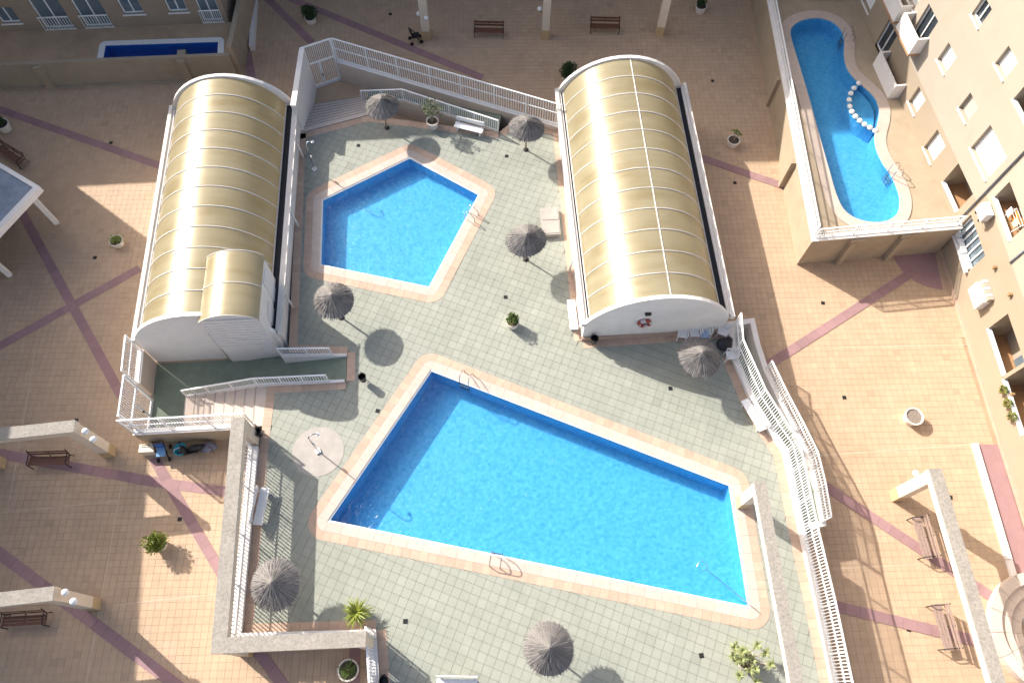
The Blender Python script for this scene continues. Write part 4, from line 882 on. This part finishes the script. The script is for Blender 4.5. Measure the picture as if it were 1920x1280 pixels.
for px, py, rz, lab, z in ((917, 66, 0, 'dark wooden bench between the left and middle posts at the top edge', PZ), (1133, 58, 0, 'dark wooden bench between the middle and right posts at the top edge', PZ), (101, 866, .06, 'dark bench under the portico near the lower left gate', PZ), (56, 1162, .08, 'dark bench under the portico in the bottom left corner', PZ),
        (28, 298, -.55, 'dark bench just above the grey pavilion roof at the left border', PZ), (-8, 435, .75, 'dark bench cut off by the left border below the pavilion roof', PZ), (1663, 42, -1.25, 'dark bench on the raised terrace next to the apartments', TZL), (1540, -6, .05, 'dark bench at the top edge behind the curved pool', TZL)):
    place(bench, bu, at(px, py, z), rz, lab)
for px, py, rz, lab in ((1722, 1010, 1.66, 'weathered bench on the sunny plaza, upper one beside the lower right portico'), (1760, 1176, 1.66, 'weathered bench on the sunny plaza, lower one beside the lower right portico')): place(bench2, bu2, at(px, py, PZ), rz+math.pi, lab)
wb = root('white_bench', (0, 0, 0), 'x', 'bench', 'white benches on the pool deck'); ORI[wb] = Matrix.Identity(4); wu = []
MB().box((0, -.05, .42), (1.75, .42, .05)).build('seat', 'plastic_white', wb); MB().box((0, .26, .66), (1.75, .05, .3)).build('backrest', 'plastic_white', wb)
for x in (-.7, .7): MB().box((x, 0, .2), (.07, .4, .4)).build('leg', 'plastic_white', wb); MB().box((x, .23, .5), (.06, .04, .3)).build('back_support', 'plastic_white', wb)
for px, py, rz, lab in ((880, 247, -.27, 'white bench below the guard railing of the upper ramp'), (1074, 596, -1.48, 'white bench against the lower left side of the right barrel building'), (1410, 782, -1.13, 'white bench by the kerb wall on the right side of the deck'), (858, 1280, 0.0, 'white bench cut off by the bottom edge'), (493, 952, 1.52, 'pale bench inside the straight railing at lower left')): place(wb, wu, at(px, py, 0), rz, lab)
# low box with two lids
b4 = [Vector((1.42, 25.05)), Vector((2.45, 25.12)), Vector((2.58, 23.35)), Vector((1.58, 23.25))]; cx_ = sum(b4, Vector((0, 0)))/4; lb_ = root('storage_box', (*cx_, 0), 'low pale box with two lids beside the right barrel building', 'box')
mb = MB(); mb.prism(b4, .01, .3); mb.build('box_body', 'pale_concrete', lb_)
for t0, t1 in ((.02, .485), (.515, .98)):
    q = [b4[0].lerp(b4[3], t0), b4[1].lerp(b4[2], t0), b4[1].lerp(b4[2], t1), b4[0].lerp(b4[3], t1)]; c_ = sum(q, Vector((0, 0)))/4; mb = MB(); mb.prism([p.lerp(c_, .12) for p in q], .29, .325); mb.build('lid', 'pale_concrete', lb_)

# ------------------------------------------------------------------ plants
def leaves(mb, c, rad, n, size, rnd, flat=.0, shell=.5):
    c = Vector(c)
    for _ in range(n):
        d = Vector((rnd.gauss(0, 1), rnd.gauss(0, 1), rnd.gauss(0, 1))).normalized(); r = shell+(1-shell)*rnd.random(); p = c+Vector((d.x*rad[0], d.y*rad[1], d.z*rad[2]))*r
        ax = (d+Vector((rnd.uniform(-.8, .8), rnd.uniform(-.8, .8), rnd.uniform(-.3, .9)))).normalized(); sd_ = ax.cross(Vector((rnd.uniform(-1, 1), rnd.uniform(-1, 1), rnd.uniform(-1, 1)))).normalized(); L = size*rnd.uniform(.6, 1.3); W_ = L*.28
        up = ax.cross(sd_)*L*.12
        mb.add([p, p+ax*L*.5+sd_*W_+up, p+ax*L, p+ax*L*.5-sd_*W_+up], [(0, 1, 2, 3)])
def blades(mb, c, n, L, rnd, w=.035, spread=1.0, up=.6):
    c = Vector(c)
    for k in range(n):
        a = rnd.uniform(0, 2*math.pi); el = rnd.uniform(.15, 1.4)*up; l = L*rnd.uniform(.65, 1.1); d = Vector((math.cos(a), math.sin(a), 0)); t = Vector((-d.y, d.x, 0)); prev = None
        for i in range(5):
            f = i/4; r = l*f*math.cos(el)*spread; z = l*f*math.sin(el)-.35*l*f*f; p = c+d*r+Vector((0, 0, z)); ww = w*(1-f*.85)*(1 if i else .5); cur = (p-t*ww, p+t*ww)
            if prev: mb.add([prev[0], prev[1], cur[1], cur[0]], [(0, 1, 2, 3)])
            prev = cur
def pot(rt, r, h, soilm='soil', m='pot_white'):
    MB().lathe([(r*.72, 0), (r*.8, .02), (r*.98, h*.8), (r*1.02, h*.82), (r*1.04, h), (r*.9, h), (r*.86, h*.86)], 24).build('pot', m, rt, smooth=False)
    MB().disc((0, 0, h*.88), r*.88, 20).build('soil', soilm, rt)
def plant(px, py, z, kind, r, h, label, seed, name='potted_plant', leafm='leaf_green', cat='potted plant'):
    rnd = random.Random(seed); rt = root(name, at(px, py, z), label, cat, 'potted plants'); ORI[rt] = Matrix.Identity(4); mb = MB()
    pot(rt, r, h, 'dry_soil' if kind == 'empty' else 'soil')
    if kind == 'bush':
        for q in range(9):
            a = q*2.4; rr = .32*math.sqrt(q/9); leaves(mb, (rr*math.cos(a), rr*math.sin(a), h+.35+rnd.uniform(-.1, .28)), (.3, .3, .27), 150, .12, rnd)
        MB().tube([(0, 0, h*.8), (.02, .01, h+.4)], .03, 6).build('stem', 'pole_wood', rt)
    elif kind == 'small':
        for q in range(4): leaves(mb, (rnd.uniform(-.14, .14), rnd.uniform(-.14, .14), h+.18+rnd.uniform(-.05, .15)), (.2, .2, .2), 130, .11, rnd)
        MB().tube([(0, 0, h*.8), (.02, 0, h+.2)], .022, 6).build('stem', 'pole_wood', rt)
    elif kind == 'palm':
        blades(mb, (0, 0, h*.9+.1), 120, .85, rnd, .045, 1.0, .85); MB().tube([(0, 0, h*.8), (0, 0, h+.12)], .06, 7).build('stem', 'pole_wood', rt)
    elif kind == 'yucca':
        blades(mb, (0, 0, h*.9), 60, .6, rnd, .035, 1.0, .8); MB().tube([(0, 0, h*.8), (0, 0, h+.06)], .045, 7).build('stem', 'pole_wood', rt)
    elif kind == 'tree':
        MB().tube([(0, 0, h*.8), (.03, .02, h+.45), (.0, .06, h+.95)], [.035, .028, .02], 6).build('trunk', 'pole_wood', rt)
        bm_ = MB()
        for q in range(16):
            a = q*2.4; l = .25+.35*rnd.random(); z0 = h+.35+.04*q; tip = (l*math.cos(a), l*math.sin(a)+.05, z0+.3); bm_.tube([(0, .03, z0), tip], .01, 4); leaves(mb, tip, (.2, .2, .2), 60, .1, rnd, shell=.2)
        bm_.build('branches', 'pole_wood', rt)
    elif kind == 'succulent':
        for q in range(16):
            a = rnd.uniform(0, 6.28); l = rnd.uniform(.15, 1.0); tip = Vector((l*math.cos(a), l*math.sin(a), h+rnd.uniform(.25, .75))); MB().tube([(0, 0, h*.85), tip*.5+Vector((0, 0, .2)), tip], .02, 5).build('stem', 'pole_wood', rt); blades(mb, tip, 30, .34, rnd, .045, 1.0, .9)
    elif kind == 'sprig':
        for q in range(3):
            a = .6+q*.5; tip = Vector((.32*math.cos(a), .32*math.sin(a), h+.3+.05*q)); MB().tube([(0, 0, h*.85), tip], .018, 5).build('stem', 'pole_wood', rt); blades(mb, tip, 14, .28, rnd, .035, 1, .7)
    if mb.v: mb.build('foliage', leafm, rt)
    return rt
plant(584, 42, PZ, 'bush', .38, .45, 'dark bushy pot plant at the top left, above the upper gate', 1, leafm='leaf_dark')
plant(1063, 150, PZ, 'bush', .38, .45, 'large dark green bush in a pot behind the right barrel roof', 2, leafm='leaf_dark')
plant(1312, 22, PZ, 'small', .38, .5, 'white pot with a small dark plant near the top edge, right of the posts', 3, leafm='leaf_dark')
plant(1372, 272, PZ, 'sprig', .38, .5, 'white pot with a crooked sprig right of the right barrel roof', 4, leafm='leaf_green')
plant(812, 238, 0, 'tree', .36, .55, 'young olive tree in a white pot beside the upper guard railing', 5, name='potted_tree', leafm='leaf_olive', cat='potted tree')
plant(961, 610, 0, 'small', .34, .5, 'small bright green plant in a white pot in the middle of the deck', 6, leafm='leaf_green')
plant(1706, 786, PZ, 'empty', .46, .5, 'white pot with bare soil alone on the sunny right plaza', 7)
plant(223, 458, PZ, 'yucca', .38, .42, 'yellow-green yucca in a pot left of the left barrel roof', 8, leafm='leaf_yellow')
plant(303, 1022, PZ, 'bush', .36, .4, 'bright green bush in a pot on the lower left plaza, half in sun', 9, leafm='leaf_yellow')
plant(672, 1150, 0, 'palm', .36, .4, 'bright yellow-green palm-like plant at the lower left corner of the deck', 10, leafm='leaf_yellow')
plant(656, 1256, PZ, 'yucca', .46, .45, 'spiky plant in a terracotta-rimmed pot under the lower left portico corner', 11, leafm='leaf_green')
plant(1392, 1236, 0, 'succulent', .42, .5, 'sprawling pale green succulent in a white pot at the bottom right of the deck', 12, leafm='leaf_pale')
plant(12, 243, PZ, 'small', .42, .55, 'dark plant in a white pot at the left border', 13, leafm='leaf_dark')
plant(1608, -3, TZL, 'empty', .36, .4, 'white pot at the top edge behind the curved pool', 14)
# balcony plants on the block at the right
for i, a in enumerate((5.0, 4.3, 3.6)):
    rnd = random.Random(40+i); rt = root('balcony_plant', FA.P(a, .2, .2), ('upper', 'middle', 'lower')[i]+' one of three green plants hanging on a balcony at the right edge', 'plant', 'balcony plants'); ORI[rt] = Matrix.Identity(4)
    MB().lathe([(.08, 0), (.14, .22), (.12, .22)], 12).build('pot', 'portico_plinth', rt); mb = MB(); leaves(mb, (0, 0, .32), (.2, .22, .16), 160, .1, rnd); mb.build('foliage', 'leaf_yellow', rt)

# ------------------------------------------------------------------ pool ladders and rails
lad = root('pool_ladder', (0, 0, 0), 'x', 'ladder', 'steel pool ladders'); ORI[lad] = Matrix.Identity(4); lu2 = []
for x in (-.25, .25):
    MB().tube([(x, -.12, -.75), (x, -.1, .3)]+[(x, .12-.24*math.cos(t), .45+.3*math.sin(t)) for t in np.linspace(.0, math.pi*.75, 8)]+[(x, .5, .35), (x, .52, .02)], .024, 8).build('rail', 'steel', lad, smooth=True)
for z in (-.2, -.42, -.64): MB().box((0, -.12, z), (.48, .1, .03)).build('tread', 'steel', lad)
def ladder(px, py, edge, lab, z=0.0):
    a, b = edge; d = (b-a).normalized(); out = Vector((d.y, -d.x)); place(lad, lu2, at(px, py, z), math.atan2(-out.x, out.y), lab)
def edge_of(poly, px, py, z=0):
    q = at2(px, py, z); n = len(poly); best = min(range(n), key=lambda i: edist([poly[i], poly[(i+1) % n]], np.array([[q.x, q.y]]))[0]); return poly[best], poly[(best+1) % n]
ladder(872, 717, edge_of(BIG, 872, 717), 'steel ladder at the upper edge of the large pool'); ladder(932, 1042, edge_of(BIG, 932, 1042), 'steel ladder at the lower edge of the large pool'); ladder(878, 405, edge_of(SMALL, 878, 405), 'steel ladder at the right edge of the small pool')
ladder(1583, 72, edge_of(KO, 1583, 72, TZL), 'steel ladder at the upper end of the curved pool', TZL); ladder(1671, 328, edge_of(KO, 1671, 328, TZL), 'steel ladder at the lower right of the curved pool', TZL)
pl = root('pool_net', at(1418, 1144, 0), 'long-handled pool net dipped into the lower right corner of the large pool', 'pool net')
a, b = at(1424, 1148, .06), at(1326, 1068, -.05); MB().tube([a, b], .02, 6).build('handle', 'steel', pl); d = (b-a).normalized(); t_ = Vector((-d.y, d.x, 0))
MB().tube([b, b+d*.15+t_*.18, b+d*.45+t_*.18, b+d*.5, b+d*.45-t_*.18, b+d*.15-t_*.18, b], .014, 5).build('net_frame', 'steel', pl)

# ------------------------------------------------------------------ showers, bins, drains
def shower(px, py, lab, pad, ang):
    rt = root('shower', at(px, py, 0), lab, 'shower', rz=ang); ORI[rt] = Matrix.Identity(4)
    if pad: MB().lathe([(0, .012), (1.25, .012), (1.27, -.01)], 40).build('round_pad', 'pale_concrete', rt)
    MB().tube([(0, 0, 0), (0, 0, 2.1)]+[(.2-.2*math.cos(t), 0, 2.1+.2*math.sin(t)) for t in np.linspace(.3, math.pi*.75, 6)]+[(.42, 0, 2.16)], .03, 8).build('pipe', 'steel', rt, smooth=True)
    MB().lathe([(.02, .05), (.09, 0), (.09, -.02)], 12, (.44, 0, 2.08)).build('shower_head', 'plastic_white', rt); MB().box((.04, 0, 1.1), (.1, .12, .16)).build('tap', 'steel', rt); MB().box((0, 0, .05), (.24, .24, .08)).build('foot', 'plastic_white', rt)
shower(597, 846, 'pool shower on a round pale pad left of the large pool', True, .5)
shower(590, 318, 'pool shower in the shade beside the left barrel building', False, .8)
bn = root('litter_bin', (0, 0, 0), 'x', 'bin', 'black litter bins'); ORI[bn] = Matrix.Identity(4); bnu = []
MB().lathe([(.15, .25), (.2, .72), (.21, .74), (.18, .74), (.14, .3)], 16).build('bucket', 'bin_black', bn); MB().disc((0, 0, .42), .16, 16).build('bin_bag', 'bin_black', bn); MB().tube([(0, .24, 0), (0, .24, .8)], .025, 6).build('post', 'black_metal', bn); MB().box((0, .2, .6), (.2, .1, .04)).build('clamp', 'black_metal', bn)
for px, py, lab in ((490, 817, 'black litter bin at the upper end of the lower left portico'), (1112, 645, 'black litter bin at the left front corner of the right barrel building'), (724, 1276, 'black litter bin beside the railing at the bottom edge'), (683, 716, 'black litter bin in the shadow left of the large pool')): place(bn, bnu, at(px, py, 0), .3, lab)
dr = root('floor_drain', (0, 0, 0), 'x', 'drain', 'floor drains'); ORI[dr] = Matrix.Identity(4); du = []
MB().box((0, 0, .006), (.2, .2, .02)).build('drain_frame', 'drain_black', dr)
for k in range(5): MB().box((-.07+.035*k, 0, .018), (.012, .17, .008)).build('grate_bar', 'black_metal', dr)
DN = ((672, 273, 0, 'between the upper stairs and the small pool'), (950, 293, 0, 'below the parasol at the end of the upper ramp'), (948, 557, 0, 'just above the potted plant in the middle of the deck'), (760, 1164, 0, 'right of the palm-like plant at lower left'), (1315, 1228, 0, 'left of the pale succulent at the bottom'), (1257, 728, 0, 'near the parasol with the white chairs'), (708, 770, 0, 'in the shadow at the left edge of the large pool'),
      (208, 268, PZ, 'on the purple band left of the left barrel roof'), (178, 483, PZ, 'just below the yucca pot on the left plaza'), (143, 788, PZ, 'above the portico near the lower left gate'), (337, 973, PZ, 'above the half-lit bush on the lower left plaza'), (1336, 152, PZ, 'at upper right behind the right barrel roof'), (1378, 343, PZ, 'right of the right barrel roof near the purple band'), (1543, 568, PZ, 'below the raised terrace on the right plaza'), (1583, 745, PZ, 'left of the pot with bare soil'), (1704, 1179, PZ, 'between the railing shadow and the lower right bench'), (732, 27, PZ, 'left of the leftmost post at the top edge'), (1782, 932, PZ, 'right of the lower right portico'))
for px, py, z, lab in DN: place(dr, du, at(px, py, z), random.uniform(-.2, .2), 'small black square drain '+lab)

# ------------------------------------------------------------------ chairs and clutter by the right building
ch = root('plastic_chair', (0, 0, 0), 'x', 'chair', 'white plastic chairs by the right building'); ORI[ch] = Matrix.Identity(4); cu = []
MB().box((0, 0, .43), (.48, .46, .04)).build('seat', 'plastic_white', ch)
mb = MB(); mb.v = [(x, .22+.1*f-.06*(1-abs(x)/.24)*0, .44+.42*f) for f in (0, 1) for x in (-.23, -.12, 0, .12, .23)]; mb.v += [(x, y+.03, z) for x, y, z in mb.v]
for i in range(4): mb.f += [(i, i+1, 5+i+1, 5+i), (10+i, 15+i, 15+i+1, 10+i+1), (5+i, 6+i, 16+i, 15+i)]
mb.build('backrest', 'plastic_white', ch)
for x, y in ((-.21, -.2), (.21, -.2), (-.21, .22), (.21, .22)): MB().bar((x*1.15, y*1.2, 0), (x, y, .43), .05, .05).build('leg', 'plastic_white', ch)
for x in (-.26, .26): MB().bar((x, -.2, .64), (x, .26, .64), .06, .03).build('armrest', 'plastic_white', ch); MB().bar((x, -.19, .42), (x, -.19, .64), .04, .04).build('arm_post', 'plastic_white', ch)
for px, py, rz, lab in ((1277, 632, -.15, 'white plastic chair nearest the lifebuoy wall, leftmost of the group'), (1299, 630, .05, 'second white plastic chair from the left by the right building'), (1321, 627, .05, 'white plastic chair with a blue cushion by the right building'), (1352, 628, -.4, 'rosy white plastic chair in the corner by the railing'), (1366, 672, -1.6, 'white plastic chair between the parasol and the railing')): place(ch, cu, at(px, py, 0), rz, lab)
cs = at(1321, 627, .45); cu_ = root('cushion', cs, 'pale blue cushion on a white plastic chair', 'cushion'); ORI[cu_] = Matrix.Identity(4); MB().box((0, -.02, .05), (.4, .38, .08)).build('pad', 'cushion_blue', cu_)
bg_ = root('black_bag', at(1355, 650, 0), 'large black bag heaped beside the parasol and chairs', 'bag'); ORI[bg_] = Matrix.Identity(4)
MB().ball((0, 0, .3), .42, 14, 8, (1, .85, .75)).build('bag_body', 'dark_bag', bg_, smooth=True); MB().ball((.22, .18, .45), .2, 10, 6).build('bag_top', 'dark_bag', bg_, smooth=True)
# clutter along the tan wall at lower left
cb = root('cream_cabinet', at(284, 846, PZ), 'cream cabinet with slots standing against the tan wall at lower left', 'cabinet', rz=.08); ORI[cb] = Matrix.Identity(4); MB().box((0, 0, .3), (.75, .42, .6)).build('carcass', 'portico_cream', cb)
for y in (.06, .15): MB().box((-.05, y, .603), (.4, .03, .012)).build('slot', 'black_metal', cb)
ps = root('pushchair', at(310, 850, PZ), 'blue pushchair with a black frame against the tan wall at lower left', 'pushchair', rz=.15); ORI[ps] = Matrix.Identity(4)
MB().box((0, -.05, .5), (.44, .5, .07)).build('seat', 'blue_pale', ps); MB().box((0, .2, .72), (.44, .07, .4)).build('backrest', 'blue_cloth', ps); MB().tube([(-.25, .3, 1.0), (-.25, -.38, .1)], .03, 6).build('frame_tube', 'bin_black', ps); MB().tube([(.25, .3, 1.0), (.25, -.38, .1)], .03, 6).build('frame_tube', 'bin_black', ps); MB().tube([(-.25, .3, 1.0), (.25, .3, 1.0)], .03, 6).build('handle', 'bin_black', ps)
for x, y in ((-.28, -.36), (.28, -.36), (-.28, .3), (.28, .3)): MB().tube([(x-.03, y, .12), (x+.03, y, .12)], .12, 12).build('wheel', 'bin_black', ps)
tb = root('teal_tub', at(343, 846, PZ), 'bright teal tub leaning among the clutter by the tan wall', 'tub', rz=.4); ORI[tb] = Matrix.Identity(4); MB().lathe([(.0, .02), (.2, .02), (.3, .38), (.34, .4), (.34, .42), (.28, .42), (.22, .3), (0, .3)], 18).build('tub_body', 'teal', tb, smooth=True); MB().tube([(.3, 0, .4), (.2, 0, .6), (-.2, 0, .6), (-.3, 0, .4)], .018, 6).build('handle', 'plastic_white', tb)
sc_ = root('motor_scooter', at(370, 846, PZ), 'black motor scooter parked against the tan wall at lower left', 'scooter', rz=.25); ORI[sc_] = Matrix.Identity(4)
MB().ball((.1, 0, .62), .3, 12, 8, (1.2, .5, .5)).build('seat', 'dark_bag', sc_, smooth=True); MB().ball((-.45, 0, .6), .25, 12, 8, (.5, .8, 1.5)).build('front_shield', 'dark_bag', sc_, smooth=True); MB().box((-.15, 0, .3), (.6, .3, .1)).build('footboard', 'dark_bag', sc_); MB().tube([(-.5, -.32, 1.0), (-.48, 0, .98), (-.5, .32, 1.0)], .025, 6).build('handlebar', 'bin_black', sc_); MB().ball((.3, 0, .45), .28, 12, 8, (1.2, .6, .7)).build('rear_body', 'dark_bag', sc_, smooth=True)
for x in (-.62, .5): MB().tube([(x, -.06, .24), (x, .06, .24)], .24, 14).build('wheel', 'bin_black', sc_)
bd = root('cloth_bundle', at(394, 842, PZ), 'grey and white mottled cloth bundle at the right end of the clutter', 'bundle'); ORI[bd] = Matrix.Identity(4)
rnd = random.Random(5)
for q in range(6): MB().ball((rnd.uniform(-.25, .25), rnd.uniform(-.15, .15), .22+.08*q*.6), .24, 10, 6, (1, rnd.uniform(.7, 1), .7)).build('fold', 'mottled_cloth', bd, smooth=True)
pc2 = copy_tree(ps); pc2.location = at(779, 78, PZ); pc2.rotation_euler = (0, 0, 1.9); pc2['label'] = 'dark pushchair beside the leftmost post at the top edge'
for c_ in pc2.children:
    if c_.name.startswith(('seat', 'backrest')): c_.data = c_.data.copy(); c_.data.materials[0] = MATS['dark_bag']
